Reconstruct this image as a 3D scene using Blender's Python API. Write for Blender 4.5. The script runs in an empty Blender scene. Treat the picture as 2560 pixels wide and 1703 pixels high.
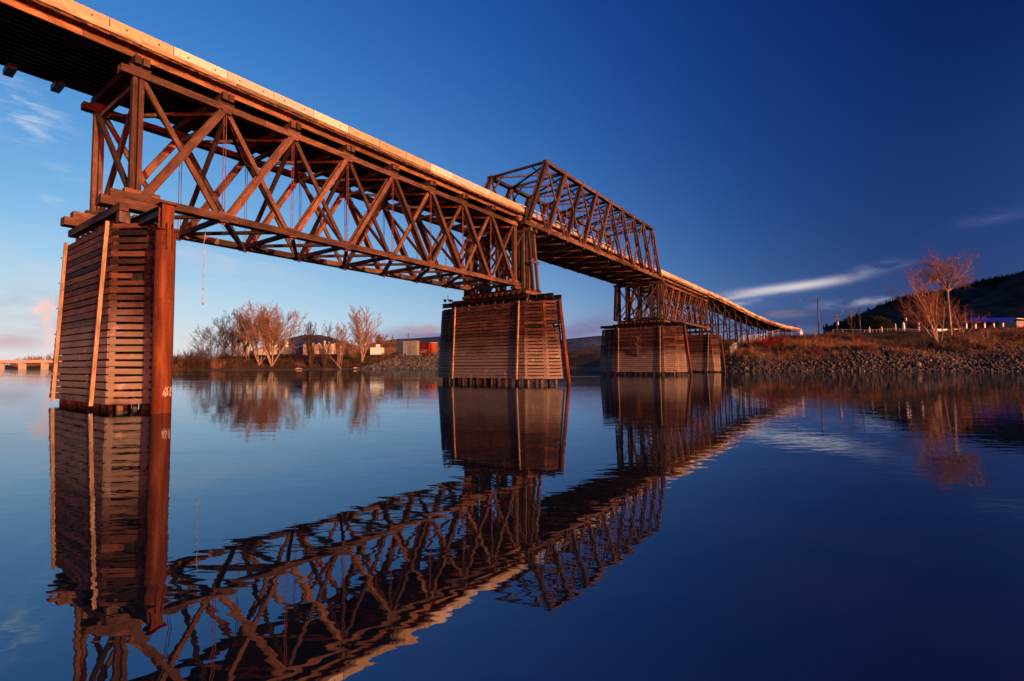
import bpy, bmesh, math, random
import numpy as np
from mathutils import Vector, Matrix

sc = bpy.context.scene
COL = sc.collection
R = math.radians
random.seed(7)
RNG = np.random.default_rng(11)

# ------------------------------------------------------------------ camera
F_PX, TILT, ROLL, CAM_H = 1228.918, R(2.823), R(-0.369), 1.822     # focal length in pixels of a 2560-wide frame
cam = bpy.data.cameras.new('camera')
cam_o = bpy.data.objects.new('camera', cam)
COL.objects.link(cam_o)
sc.camera = cam_o
cam.sensor_width = 36.0
cam.lens = 36.0 * F_PX / 2560.0
cam.clip_start, cam.clip_end = 0.1, 30000
_F = Vector((0, math.cos(TILT), math.sin(TILT)))
_X = Vector((1, 0, 0))
_U = Vector((0, -math.sin(TILT), math.cos(TILT)))
_c, _s = math.cos(ROLL), math.sin(ROLL)
_Rt = _c * _X + _s * _U
_Up = -_s * _X + _c * _U
M = Matrix((_Rt, _Up, -_F)).transposed().to_4x4()
M.translation = Vector((0, 0, CAM_H))
cam_o.matrix_world = M

# ------------------------------------------------------------------ sun, sky, exposure
SUN_AZ, SUN_EL = R(134.5), R(11.0)
SUN_DIR = Vector((math.sin(SUN_AZ) * math.cos(SUN_EL), math.cos(SUN_AZ) * math.cos(SUN_EL), math.sin(SUN_EL)))
sun = bpy.data.lights.new('sun', 'SUN')
sun.energy = 5.0
sun.angle = R(0.6)
sun.color = (1.0, 0.66, 0.31)
sun_o = bpy.data.objects.new('sun', sun)
COL.objects.link(sun_o)
sun_o.rotation_euler = SUN_DIR.to_track_quat('Z', 'Y').to_euler()

sc.view_settings.view_transform = 'Standard'
sc.view_settings.look = 'None'
sc.view_settings.exposure = 0.0
sc.view_settings.gamma = 1.0
sc.render.engine = 'CYCLES'
sc.cycles.max_bounces = 6
sc.cycles.diffuse_bounces = 1
sc.cycles.caustics_reflective = False
sc.cycles.caustics_refractive = False
sc.cycles.volume_bounces = 1


def pix_dir(x, y):
    a, b = x - 1280, y - 851.5
    u = _c * a + _s * b
    v = -_s * a + _c * b
    d = Vector((u / F_PX, 1.0, -v / F_PX))
    ct, st = math.cos(TILT), math.sin(TILT)
    return Vector((d.x, ct * d.y - st * d.z, st * d.y + ct * d.z))


def at(x, y, Y):
    d = pix_dir(x, y)
    return Vector((0, 0, CAM_H)) + d * (Y / d.y)


def azel(x, y):
    d = pix_dir(x, y).normalized()
    return math.atan2(d.x, d.y), math.asin(d.z)


world = bpy.data.worlds.new('World')
sc.world = world
world.use_nodes = True
W = world.node_tree
bgn = W.nodes['Background']


def wn(t, **k):
    n = W.nodes.new(t)
    for a, b in k.items():
        setattr(n, a, b)
    return n


def wl(a, b):
    W.links.new(a, b)


def wm(op, a, b=None, c=None, clamp=False):
    n = wn('ShaderNodeMath', operation=op, use_clamp=clamp)
    for i, v in enumerate((a, b, c)):
        if v is None:
            continue
        if isinstance(v, (int, float)):
            n.inputs[i].default_value = v
        else:
            wl(v, n.inputs[i])
    return n.outputs[0]


def world_sky():
    tc = wn('ShaderNodeTexCoord')
    vec = tc.outputs['Generated']
    sep = wn('ShaderNodeSeparateXYZ')
    wl(vec, sep.inputs[0])
    x, y, z = sep.outputs
    zc = wm('ADD', wm('MAXIMUM', z, 0.0), 0.08)
    comb = wn('ShaderNodeCombineXYZ')
    wl(x, comb.inputs[0]); wl(y, comb.inputs[1]); wl(zc, comb.inputs[2])
    nrm = wn('ShaderNodeVectorMath', operation='NORMALIZE')
    wl(comb.outputs[0], nrm.inputs[0])
    sky = wn('ShaderNodeTexSky', sky_type='NISHITA', sun_disc=False)
    sky.sun_elevation, sky.sun_rotation = SUN_EL, SUN_AZ
    sky.air_density, sky.dust_density, sky.ozone_density = 1.0, 1.0, 1.0
    wl(nrm.outputs[0], sky.inputs[0])
    # polarising filter: darkest 90 degrees away from the sun
    dot = wn('ShaderNodeVectorMath', operation='DOT_PRODUCT')
    wl(vec, dot.inputs[0]); dot.inputs[1].default_value = SUN_DIR
    c2 = wm('MULTIPLY', dot.outputs['Value'], dot.outputs['Value'])
    pol = wm('SUBTRACT', 1.0, wm('MULTIPLY', wm('DIVIDE', wm('SUBTRACT', 1.0, c2), wm('ADD', 1.0, c2)), 0.9))
    srgb = wn('ShaderNodeSeparateColor')
    wl(sky.outputs[0], srgb.inputs[0])
    def ss(v, a, b_):
        n = wn('ShaderNodeMapRange', interpolation_type='SMOOTHSTEP')
        n.inputs[1].default_value, n.inputs[2].default_value = a, b_
        wl(v, n.inputs[0])
        return n.outputs[0]
    pol = wm('MULTIPLY', pol, wm('SUBTRACT', 1.0, wm('MULTIPLY', wm('MULTIPLY', ss(dot.outputs['Value'], -0.12, 0.16), ss(z, 0.22, 0.5)), 0.6)))
    out = []
    for ch, (k, g, p) in enumerate(((0.042, 2.0, 0.68), (0.136, 1.10, 0.80), (0.43, 0.45, 0.56))):
        v = wm('MULTIPLY', wm('POWER', srgb.outputs[ch], g), wm('POWER', pol, p))
        out.append(wm('MULTIPLY', v, k * 10))
    cc = wn('ShaderNodeCombineColor')
    for i in range(3):
        wl(out[i], cc.inputs[i])
    col = cc.outputs[0]
    hz = wm('MULTIPLY', wm('POWER', 2.718, wm('MULTIPLY', wm('MAXIMUM', z, 0.0), -7.0)), 0.55)
    hz = wm('MULTIPLY', hz, ss(wm('MULTIPLY', dot.outputs['Value'], -1.0), 0.25, 0.95))
    hm = wn('ShaderNodeMix', data_type='RGBA')
    wl(hz, hm.inputs[0]); wl(col, hm.inputs[6])
    hm.inputs[7].default_value = (6.0, 6.3, 7.3, 1)
    col = hm.outputs[2]
    # ---- clouds, placed by azimuth and elevation on the sky itself
    az = wm('ARCTAN2', x, y)
    el = wm('ARCSINE', z)

    def wisp(x0, y0, x1, y1, width, color, dens, scale=(6, 40), seed=0.0, lo=0.42, hi=0.75, bend=0.0):
        nonlocal col
        a0, e0 = azel(x0, y0)
        a1, e1 = azel(x1, y1)
        am, em = (a0 + a1) / 2, (e0 + e1) / 2
        L = math.hypot(a1 - a0, e1 - e0) / 2
        th = math.atan2(e1 - e0, a1 - a0)
        wdt = width / F_PX
        da = wm('SUBTRACT', az, am)
        de = wm('SUBTRACT', el, em)
        u = wm('ADD', wm('MULTIPLY', da, math.cos(th) / L), wm('MULTIPLY', de, math.sin(th) / L))
        v = wm('ADD', wm('MULTIPLY', da, -math.sin(th) / wdt), wm('MULTIPLY', de, math.cos(th) / wdt))
        if bend:
            v = wm('SUBTRACT', v, wm('MULTIPLY', wm('MULTIPLY', u, u), bend))
        r2 = wm('ADD', wm('POWER', wm('ABSOLUTE', u), 3.0), wm('MULTIPLY', v, v))
        m = wm('POWER', 2.718, wm('MULTIPLY', r2, -1.0))
        cv = wn('ShaderNodeCombineXYZ')
        wl(wm('MULTIPLY', u, scale[0] * L), cv.inputs[0])
        wl(wm('MULTIPLY', v, scale[1] * wdt), cv.inputs[1])
        cv.inputs[2].default_value = seed
        nz = wn('ShaderNodeTexNoise')
        nz.inputs['Scale'].default_value = 1.0
        nz.inputs['Detail'].default_value = 6.0
        nz.inputs['Roughness'].default_value = 0.62
        nz.inputs['Distortion'].default_value = 0.35
        wl(cv.outputs[0], nz.inputs['Vector'])
        mr = wn('ShaderNodeMapRange', interpolation_type='SMOOTHSTEP')
        mr.inputs[1].default_value, mr.inputs[2].default_value = lo, hi
        wl(nz.outputs[0], mr.inputs[0])
        fac = wm('MULTIPLY', wm('MULTIPLY', m, mr.outputs[0]), dens, clamp=True)
        mx = wn('ShaderNodeMix', data_type='RGBA')
        wl(fac, mx.inputs[0])
        wl(col, mx.inputs[6])
        mx.inputs[7].default_value = (*[q * 10 for q in color], 1)
        col = mx.outputs[2]

    pink = (0.56, 0.47, 0.50)
    lav = (0.24, 0.22, 0.36)
    # low bands along the horizon
    wisp(-400, 830, 620, 905, 70, (0.66, 0.57, 0.58), 0.75, (3, 14), 3.1, 0.2, 0.7)
    wisp(-200, 640, 620, 700, 46, (0.62, 0.65, 0.74), 0.8, (5, 26), 5.3, 0.35, 0.75)
    wisp(-60, 770, 330, 800, 34, (0.42, 0.40, 0.50), 0.8, (8, 30), 9.3, 0.35, 0.7)
    wisp(-60, 845, 110, 850, 18, (0.60, 0.45, 0.47), 0.9, (10, 40), 2.3, 0.35, 0.6)
    wisp(930, 842, 1330, 835, 20, lav, 1.0, (9, 30), 1.7, 0.25, 0.5, 0.0)
    wisp(1000, 826, 1130, 820, 9, (0.46, 0.34, 0.42), 1.0, (12, 40), 4.7, 0.3, 0.55)
    wisp(1380, 845, 1560, 800, 26, (0.20, 0.20, 0.36), 1.0, (9, 30), 6.1, 0.2, 0.5)
    # dark low cloud and pale wisps on the right
    wisp(1780, 805, 2420, 790, 26, (0.045, 0.075, 0.20), 0.95, (5, 36), 8.8, 0.34, 0.55)
    wisp(1900, 787, 2010, 783, 7, (0.22, 0.17, 0.26), 0.9, (14, 50), 2.9, 0.35, 0.6)
    wisp(1835, 737, 2125, 698, 8.5, (0.66, 0.60, 0.66), 1.0, (14, 30), 1.1, 0.24, 0.46, 0.2)
    wisp(1790, 752, 1960, 722, 4.5, (0.52, 0.50, 0.60), 0.8, (14, 30), 31.1, 0.30, 0.52)
    wisp(1820, 762, 1900, 752, 6, (0.45, 0.45, 0.58), 0.8, (14, 50), 7.5, 0.3, 0.6)
    wisp(2120, 685, 2270, 655, 9, (0.25, 0.28, 0.45), 0.6, (12, 40), 7.9, 0.35, 0.65)
    wisp(2050, 765, 2260, 745, 7, (0.40, 0.38, 0.50), 0.75, (12, 44), 4.2, 0.33, 0.6)
    wisp(2400, 560, 2600, 520, 10, (0.12, 0.15, 0.33), 0.5, (9, 30), 5.9, 0.35, 0.7)
    # cirrus upper left
    wisp(-90, 235, 160, 320, 40, (0.66, 0.74, 0.88), 0.85, (16, 60), 12.4, 0.42, 0.78)
    wisp(120, 420, 290, 450, 22, (0.50, 0.62, 0.82), 0.5, (14, 50), 14.4, 0.40, 0.78)
    wisp(90, 490, 180, 515, 9, (0.62, 0.70, 0.84), 0.6, (18, 60), 16.4, 0.4, 0.75)
    wisp(380, 610, 760, 690, 24, (0.56, 0.62, 0.76), 0.6, (7, 30), 18.4, 0.36, 0.7)
    wisp(700, 640, 1080, 700, 20, (0.45, 0.56, 0.76), 0.45, (7, 30), 21.4, 0.4, 0.75)
    wl(col, bgn.inputs[0])
    bgn.inputs[1].default_value = 0.1


world_sky()

# ------------------------------------------------------------------ bridge frame: s along, n towards the camera side, z up
BX, BY, BAL = -17.491, 22.506, R(35.448)
BU = (math.sin(BAL), math.cos(BAL))
BN = (math.cos(BAL), -math.sin(BAL))
BROT = math.pi / 2 - BAL
ZB, GR, PAN, HT, WT = 9.636, 0.00238, 3.826, 5.895, 5.534


def bw(s, n, z):
    return Vector((BX + BU[0] * s + BN[0] * n, BY + BU[1] * s + BN[1] * n, z))


def zb(s):
    return ZB + GR * s


def plane_hit(x, y, n):
    d = pix_dir(x, y)
    q = Vector((-BX, -BY))
    k = (n - (q.x * BN[0] + q.y * BN[1])) / (d.x * BN[0] + d.y * BN[1])
    p = Vector((0, 0, CAM_H)) + d * k
    q = Vector((p.x - BX, p.y - BY))
    return q.x * BU[0] + q.y * BU[1], n, p.z


# ------------------------------------------------------------------ materials
def newmat(name):
    m = bpy.data.materials.new(name)
    m.use_nodes = True
    nt = m.node_tree
    return m, nt, nt.nodes['Principled BSDF']


class NB:
    def __init__(s, nt):
        s.nt = nt

    def n(s, t, **k):
        n = s.nt.nodes.new(t)
        for a, b in k.items():
            setattr(n, a, b)
        return n

    def l(s, a, b):
        s.nt.links.new(a, b)

    def m(s, op, a, b=None, clamp=False):
        n = s.n('ShaderNodeMath', operation=op, use_clamp=clamp)
        for i, v in enumerate((a, b)):
            if v is None:
                continue
            if isinstance(v, (int, float)):
                n.inputs[i].default_value = v
            else:
                s.l(v, n.inputs[i])
        return n.outputs[0]

    def noise(s, vec, scale, detail=4, rough=0.55, dist=0.0):
        n = s.n('ShaderNodeTexNoise')
        n.inputs['Scale'].default_value = scale
        n.inputs['Detail'].default_value = detail
        n.inputs['Roughness'].default_value = rough
        n.inputs['Distortion'].default_value = dist
        if vec is not None:
            s.l(vec, n.inputs['Vector'])
        return n.outputs[0]

    def mapping(s, vec, scale):
        n = s.n('ShaderNodeMapping')
        n.inputs['Scale'].default_value = scale
        s.l(vec, n.inputs['Vector'])
        return n.outputs[0]

    def ramp(s, fac, stops):
        n = s.n('ShaderNodeValToRGB')
        el = n.color_ramp.elements
        while len(el) < len(stops):
            el.new(0.5)
        for e, (p, c) in zip(el, stops):
            e.position = p
            e.color = (*c, 1) if len(c) == 3 else c
        s.l(fac, n.inputs[0])
        return n.outputs[0]

    def mix(s, fac, a, b, mode='MIX'):
        n = s.n('ShaderNodeMix', data_type='RGBA', blend_type=mode)
        for i, v in ((0, fac), (6, a), (7, b)):
            if isinstance(v, (int, float)):
                n.inputs[i].default_value = v
            elif isinstance(v, tuple):
                n.inputs[i].default_value = (*v, 1) if len(v) == 3 else v
            else:
                s.l(v, n.inputs[i])
        return n.outputs[2]

    def rng(s, v, a, b, c=0.0, d=1.0):
        n = s.n('ShaderNodeMapRange', interpolation_type='SMOOTHSTEP')
        for i, q in enumerate((a, b, c, d)):
            n.inputs[i + 1].default_value = q
        s.l(v, n.inputs[0])
        return n.outputs[0]

    def bump(s, h, strength, dist):
        n = s.n('ShaderNodeBump')
        n.inputs['Strength'].default_value = strength
        n.inputs['Distance'].default_value = dist
        s.l(h, n.inputs['Height'])
        return n.outputs[0]


def wood(name, dark, light, silt=None, zlo=2.5, zhi=5.0):
    """weathered creosoted timber: grain along UV.x, a tone per timber; silt = bleached band below the flood line"""
    m, nt, bs = newmat(name)
    b = NB(nt)
    uv = b.n('ShaderNodeTexCoord').outputs['UV']
    tone = b.n('ShaderNodeAttribute', attribute_name='tone').outputs['Fac']
    grain = b.noise(b.mapping(uv, (1.1, 26, 1)), 1.0, 6, 0.65, 0.4)
    blotch = b.noise(b.mapping(uv, (0.9, 2.2, 1)), 1.0, 4, 0.6, 0.6)
    crack = b.noise(b.mapping(uv, (0.8, 60, 1)), 1.0, 3, 0.6, 0.2)
    mid = tuple((p + q) / 2 for p, q in zip(dark, light))
    c = b.ramp(grain, [(0.28, dark), (0.5, mid), (0.72, light)])
    t = b.m('ADD', b.m('MULTIPLY', tone, 1.15), 0.36)
    t = b.m('MULTIPLY', t, b.rng(blotch, 0.28, 0.72, 0.50, 1.32))
    t = b.m('MULTIPLY', t, b.rng(crack, 0.28, 0.42, 0.45, 1.0))
    g = b.n('ShaderNodeCombineColor')
    for i in range(3):
        b.l(t, g.inputs[i])
    c = b.mix(1.0, c, g.outputs[0], 'MULTIPLY')
    if silt:
        geo = b.n('ShaderNodeNewGeometry').outputs['Position']
        sp = b.n('ShaderNodeSeparateXYZ')
        b.l(geo, sp.inputs[0])
        zz = b.m('ADD', sp.outputs[2], b.m('MULTIPLY', b.m('SUBTRACT', b.noise(geo, 0.7, 4), 0.5), 2.6))
        f = b.rng(zz, zlo, zhi, 0.92, 0.0)
        sc_ = b.mix(grain, tuple(q * 0.7 for q in silt), tuple(min(1, q * 1.25) for q in silt))
        lines = b.noise(b.mapping(geo, (0.15, 0.15, 4.5)), 1.0, 3, 0.6, 0.2)
        sc_ = b.mix(b.rng(lines, 0.5, 0.66, 0.0, 0.5), sc_, tuple(q * 0.45 for q in silt))
        spots = b.rng(b.noise(geo, 2.2, 2), 0.63, 0.70)
        sc_ = b.mix(b.m('MULTIPLY', spots, 0.6), sc_, tuple(min(1, q * 1.9) for q in silt))
        c = b.mix(f, c, sc_)
        # wet band just over the water
        c = b.mix(b.rng(zz, -0.3, 0.75, 0.85, 0.0), c, (0.02, 0.016, 0.013))
    b.l(c, bs.inputs['Base Color'])
    bs.inputs['Roughness'].default_value = 0.82
    bs.inputs['Specular IOR Level'].default_value = 0.25
    b.l(b.bump(b.m('ADD', grain, crack), 0.6, 0.012), bs.inputs['Normal'])
    return m


def plain(name, col, rough=0.7, metal=0.0, var=0.35, scale=3.0, spec=0.4):
    m, nt, bs = newmat(name)
    b = NB(nt)
    p = b.n('ShaderNodeNewGeometry').outputs['Position']
    nz = b.noise(p, scale, 5, 0.6, 0.3)
    c = b.mix(b.rng(nz, 0.3, 0.7), tuple(q * (1 - var) for q in col), tuple(min(1, q * (1 + var)) for q in col))
    b.l(c, bs.inputs['Base Color'])
    bs.inputs['Roughness'].default_value = rough
    bs.inputs['Metallic'].default_value = metal
    bs.inputs['Specular IOR Level'].default_value = spec
    return m


def concrete(name, col):
    m, nt, bs = newmat(name)
    b = NB(nt)
    uv = b.n('ShaderNodeTexCoord').outputs['UV']
    streak = b.noise(b.mapping(uv, (9, 0.8, 1)), 1.0, 5, 0.6, 0.3)
    big = b.noise(b.mapping(uv, (1.3, 2.0, 1)), 1.0, 4, 0.6, 0.4)
    fine = b.noise(uv, 60, 3)
    tone = b.n('ShaderNodeAttribute', attribute_name='tone').outputs['Fac']
    c = b.mix(b.rng(streak, 0.35, 0.75, 0.0, 0.55), col, tuple(q * 0.62 for q in col))
    c = b.mix(b.rng(big, 0.5, 0.72, 0.0, 0.5), c, (col[0] * 1.15, col[1] * 1.18, col[2] * 1.2))
    t = b.m('ADD', b.m('MULTIPLY', tone, 0.3), 0.85)
    t = b.m('MULTIPLY', t, b.rng(fine, 0.3, 0.7, 0.9, 1.06))
    g = b.n('ShaderNodeCombineColor')
    for i in range(3):
        b.l(t, g.inputs[i])
    c = b.mix(1.0, c, g.outputs[0], 'MULTIPLY')
    b.l(c, bs.inputs['Base Color'])
    bs.inputs['Roughness'].default_value = 0.85
    b.l(b.bump(fine, 0.3, 0.004), bs.inputs['Normal'])
    return m


def rust(name, a, c_, light):
    m, nt, bs = newmat(name)
    b = NB(nt)
    p = b.n('ShaderNodeNewGeometry').outputs['Position']
    st = b.noise(b.mapping(p, (3.5, 3.5, 0.35)), 1.0, 6, 0.62, 0.4)
    sp = b.noise(p, 9.0, 5, 0.7)
    c = b.ramp(st, [(0.3, a), (0.52, c_), (0.75, light)])
    c = b.mix(b.rng(sp, 0.56, 0.7, 0.0, 0.6), c, light)
    c = b.mix(b.rng(b.noise(p, 2.0, 3), 0.6, 0.75, 0.0, 0.7), c, a)
    b.l(c, bs.inputs['Base Color'])
    bs.inputs['Roughness'].default_value = 0.9
    bs.inputs['Specular IOR Level'].default_value = 0.15
    b.l(b.bump(sp, 0.4, 0.006), bs.inputs['Normal'])
    return m


MT = {}
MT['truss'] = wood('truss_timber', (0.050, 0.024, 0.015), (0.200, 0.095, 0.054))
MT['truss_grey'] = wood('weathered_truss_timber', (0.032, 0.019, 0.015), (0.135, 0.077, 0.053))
MT['truss_dark'] = wood('shaded_truss_timber', (0.022, 0.011, 0.008), (0.090, 0.041, 0.025))  # darker copy of the truss timber: shade on inner braces painted in
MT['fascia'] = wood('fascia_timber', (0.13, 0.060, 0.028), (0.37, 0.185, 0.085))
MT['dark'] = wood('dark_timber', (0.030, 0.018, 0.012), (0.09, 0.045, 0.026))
MT['clad'] = wood('pier_plank_timber', (0.040, 0.016, 0.011), (0.125, 0.048, 0.028), (0.27, 0.200, 0.148), 2.3, 5.0)
MT['batten'] = wood('batten_timber', (0.20, 0.12, 0.07), (0.46, 0.30, 0.18))
MT['pile'] = wood('pile_timber', (0.09, 0.055, 0.038), (0.28, 0.19, 0.13))
MT['deck'] = wood('deck_plank_timber', (0.05, 0.024, 0.015), (0.17, 0.075, 0.04))
MT['curb'] = wood('curb_timber', (0.24, 0.16, 0.09), (0.46, 0.33, 0.20))
MT['conc'] = concrete('weathered_concrete', (0.47, 0.355, 0.20))
MT['conc_pale'] = concrete('pale_concrete', (0.60, 0.53, 0.42))
MT['rust'] = rust('rusty_steel', (0.055, 0.014, 0.008), (0.125, 0.032, 0.012), (0.25, 0.085, 0.032))
MT['rod'] = plain('red_oxide_rod', (0.16, 0.042, 0.036), 0.6, 0.2)
MT['black'] = plain('black_steel', (0.022, 0.016, 0.015), 0.55, 0.3)
MT['hole'] = plain('hole_shadow', (0.02, 0.014, 0.01), 0.9)
MT['bolt'] = plain('bolt_iron', (0.05, 0.024, 0.016), 0.6, 0.3)
MT['rail'] = plain('galvanised_rail', (0.62, 0.60, 0.56), 0.4, 0.3, 0.15)
MT['white'] = plain('white_paint', (0.80, 0.76, 0.70), 0.35, 0.0, 0.08, 1.0)
MT['tan'] = plain('tan_metal_siding', (0.62, 0.48, 0.32), 0.45, 0.0, 0.12)
MT['greyside'] = plain('grey_metal_siding', (0.16, 0.15, 0.16), 0.6, 0.0, 0.15)
MT['blue'] = plain('blue_paint', (0.006, 0.012, 0.30), 0.95, 0.0, 0.1, 3.0, 0.02)
MT['navy'] = plain('dark_blue_paint', (0.03, 0.06, 0.10), 0.5)
MT['teal'] = plain('faded_grey_green_paint', (0.22, 0.22, 0.19), 0.6)
MT['red'] = plain('red_paint', (0.13, 0.006, 0.008), 0.45, 0.0, 0.15)
MT['orange'] = plain('sunlit_red_paint', (0.34, 0.07, 0.02), 0.5)
MT['glass'] = plain('dark_glass', (0.02, 0.025, 0.03), 0.08, 0.0, 0.05, 1.0, 0.6)
MT['rubber'] = plain('black_rubber', (0.02, 0.02, 0.02), 0.85)
MT['polewood'] = plain('pole_wood', (0.10, 0.055, 0.035), 0.8)
MT['polesteel'] = plain('brown_pole_steel', (0.075, 0.045, 0.038), 0.5, 0.3)
MT['rope'] = plain('rope_fibre', (0.42, 0.27, 0.15), 0.9)
MT['feather'] = plain('goose_feather', (0.10, 0.07, 0.05), 0.8, 0, 0.4, 12)
MT['fill'] = plain('dark_stone_fill', (0.012, 0.010, 0.009), 0.95)
MT['concgrey'] = plain('bridge_concrete', (0.46, 0.36, 0.27), 0.8)


# ------------------------------------------------------------------ mesh building
class MB:
    def __init__(s):
        s.v, s.f, s.uv, s.t, s.mi = [], [], [], [], []

    def face(s, idx, uvs, tone, mat=0):
        s.f.append(tuple(idx)); s.uv.extend(uvs); s.t.extend([tone] * len(idx)); s.mi.append(mat)

    def beam(s, p0, p1, w, h, up=(0, 0, 1), tone=None, mat=0, w1=None, h1=None):
        p0, p1 = Vector(p0), Vector(p1)
        d = p1 - p0
        L = d.length
        if L < 1e-6:
            return
        d /= L
        u = Vector(up)
        sd = d.cross(u)
        if sd.length < 1e-4:
            sd = d.cross(Vector((1, 0, 0)))
        sd.normalize()
        u2 = sd.cross(d)
        w1 = w if w1 is None else w1
        h1 = h if h1 is None else h1
        b = len(s.v)
        for p, ww, hh in ((p0, w, h), (p1, w1, h1)):
            for a, c in ((-1, -1), (1, -1), (1, 1), (-1, 1)):
                s.v.append(p + sd * (a * ww / 2) + u2 * (c * hh / 2))
        if tone is None:
            tone = random.random()
        o = (random.random() * 40, random.random() * 40)
        k = 0.0
        for i in range(4):
            j = (i + 1) % 4
            wd = w if i in (0, 2) else h
            s.face((b + i, b + j, b + 4 + j, b + 4 + i),
                   [(o[0], o[1] + k), (o[0], o[1] + k + wd), (o[0] + L, o[1] + k + wd), (o[0] + L, o[1] + k)], tone, mat)
            k += wd + 0.3
        for q in ((3, 2, 1, 0), (4, 5, 6, 7)):
            s.face([b + i for i in q], [(o[0], o[1]), (o[0] + w * .2, o[1]), (o[0] + w * .2, o[1] + h), (o[0], o[1] + h)], tone, mat)

    def box(s, a, b, tone=None, mat=0, along=0):
        """axis aligned box between two corners; grain along the given axis"""
        lo = [min(p, q) for p, q in zip(a, b)]
        hi = [max(p, q) for p, q in zip(a, b)]
        c = [(p + q) / 2 for p, q in zip(lo, hi)]
        p0, p1 = list(c), list(c)
        p0[along], p1[along] = lo[along], hi[along]
        if along == 0:
            s.beam(p0, p1, hi[1] - lo[1], hi[2] - lo[2], (0, 0, 1), tone, mat)
        elif along == 1:
            s.beam(p0, p1, hi[0] - lo[0], hi[2] - lo[2], (0, 0, 1), tone, mat)
        else:
            s.beam(p0, p1, hi[1] - lo[1], hi[0] - lo[0], (1, 0, 0), tone, mat)

    def cyl(s, p0, p1, r0, r1=None, n=8, tone=None, mat=0, caps=True):
        r1 = r0 if r1 is None else r1
        p0, p1 = Vector(p0), Vector(p1)
        d = p1 - p0
        L = d.length
        d /= L
        a = d.cross(Vector((0, 0, 1)))
        if a.length < 1e-4:
            a = Vector((1, 0, 0))
        a.normalize()
        e = d.cross(a)
        b = len(s.v)
        for p, r in ((p0, r0), (p1, r1)):
            for i in range(n):
                t = 2 * math.pi * i / n
                s.v.append(p + a * (r * math.cos(t)) + e * (r * math.sin(t)))
        if tone is None:
            tone = random.random()
        o = (random.random() * 40, random.random() * 40)
        w = 2 * math.pi * r0 / n
        for i in range(n):
            j = (i + 1) % n
            s.face((b + j, b + i, b + n + i, b + n + j),
                   [(o[0], o[1] + (i + 1) * w), (o[0], o[1] + i * w), (o[0] + L, o[1] + i * w), (o[0] + L, o[1] + (i + 1) * w)], tone, mat)
        if caps:
            for base, rev in ((b, False), (b + n, True)):
                q = [base + i for i in range(n)]
                if rev:
                    q = q[::-1]
                s.face(q, [(o[0], o[1])] * n, tone, mat)

    def lathe(s, prof, n=16, c=(0, 0, 0), tone=0.5, mat=0):
        """prof: list of (radius, z)"""
        b = len(s.v)
        for r, z in prof:
            for i in range(n):
                t = 2 * math.pi * i / n
                s.v.append(Vector((c[0] + r * math.cos(t), c[1] + r * math.sin(t), c[2] + z)))
        for k in range(len(prof) - 1):
            for i in range(n):
                j = (i + 1) % n
                s.face((b + k * n + i, b + k * n + j, b + (k + 1) * n + j, b + (k + 1) * n + i),
                       [(i, k), (i + 1, k), (i + 1, k + 1), (i, k + 1)], tone, mat)
        s.face([b + i for i in range(n)][::-1], [(0, 0)] * n, tone, mat)
        s.face([b + (len(prof) - 1) * n + i for i in range(n)], [(0, 0)] * n, tone, mat)

    def prism(s, poly, ax0, ax1, tone=0.5, mat=0):
        """extrude a polygon given as 3D points by the vector ax1-ax0"""
        b = len(s.v)
        n = len(poly)
        a0, a1 = Vector(ax0), Vector(ax1)
        for p in poly:
            s.v.append(Vector(p) + a0)
        for p in poly:
            s.v.append(Vector(p) + a1)
        L = (a1 - a0).length
        k = 0
        o = random.random() * 30
        for i in range(n):
            j = (i + 1) % n
            w = (Vector(poly[j]) - Vector(poly[i])).length
            s.face((b + i, b + j, b + n + j, b + n + i), [(o, k), (o, k + w), (o + L, k + w), (o + L, k)], tone, mat)
            k += w
        s.face([b + i for i in range(n)][::-1], [(0, 0)] * n, tone, mat)
        s.face([b + n + i for i in range(n)], [(0, 0)] * n, tone, mat)

    def build(s, name, mats, parent=None, smooth=False, off=None):
        me = bpy.data.meshes.new(name)
        v = s.v if off is None else [p - Vector(off) for p in s.v]
        me.from_pydata([tuple(p) for p in v], [], s.f)
        uvl = me.uv_layers.new(name='UVMap')
        uvl.data.foreach_set('uv', np.array(s.uv, np.float32).ravel())
        at_ = me.attributes.new('tone', 'FLOAT', 'CORNER')
        at_.data.foreach_set('value', np.array(s.t, np.float32))
        if not isinstance(mats, (list, tuple)):
            mats = [mats]
        for m in mats:
            me.materials.append(m)
        if len(mats) > 1:
            me.polygons.foreach_set('material_index', np.array(s.mi, np.int32))
        if smooth:
            me.polygons.foreach_set('use_smooth', np.ones(len(s.f), bool))
        bm = bmesh.new()
        bm.from_mesh(me)
        bmesh.ops.recalc_face_normals(bm, faces=bm.faces)
        bm.to_mesh(me)
        bm.free()
        o = bpy.data.objects.new(name, me)
        COL.objects.link(o)
        if parent is not None:
            o.parent = parent
        elif off is not None:
            o.location = off
        return o


def tag(o, label=None, cat=None, group=None, kind=None):
    if label:
        o['label'] = label
    if cat:
        o['category'] = cat
    if group:
        o['group'] = group
    if kind:
        o['kind'] = kind
    return o


def thing(name, label, cat, loc=(0, 0, 0), rz=0.0, group=None):
    o = bpy.data.objects.new(name, None)
    o.empty_display_size = 0.3
    COL.objects.link(o)
    o.location = loc
    o.rotation_euler = (0, 0, rz)
    return tag(o, label, cat, group)


def bthing(name, label, cat, s, n, z, group=None):
    return thing(name, label, cat, bw(s, n, z), BROT, group)


def dup(o, loc=None, parent=None, **tags):
    c = o.copy()
    COL.objects.link(c)
    if parent is not None:
        c.parent = parent
    if loc is not None:
        c.location = loc
    for ch in o.children:
        dup(ch, None, c)
    if tags:
        tag(c, **tags)
    return c


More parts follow.
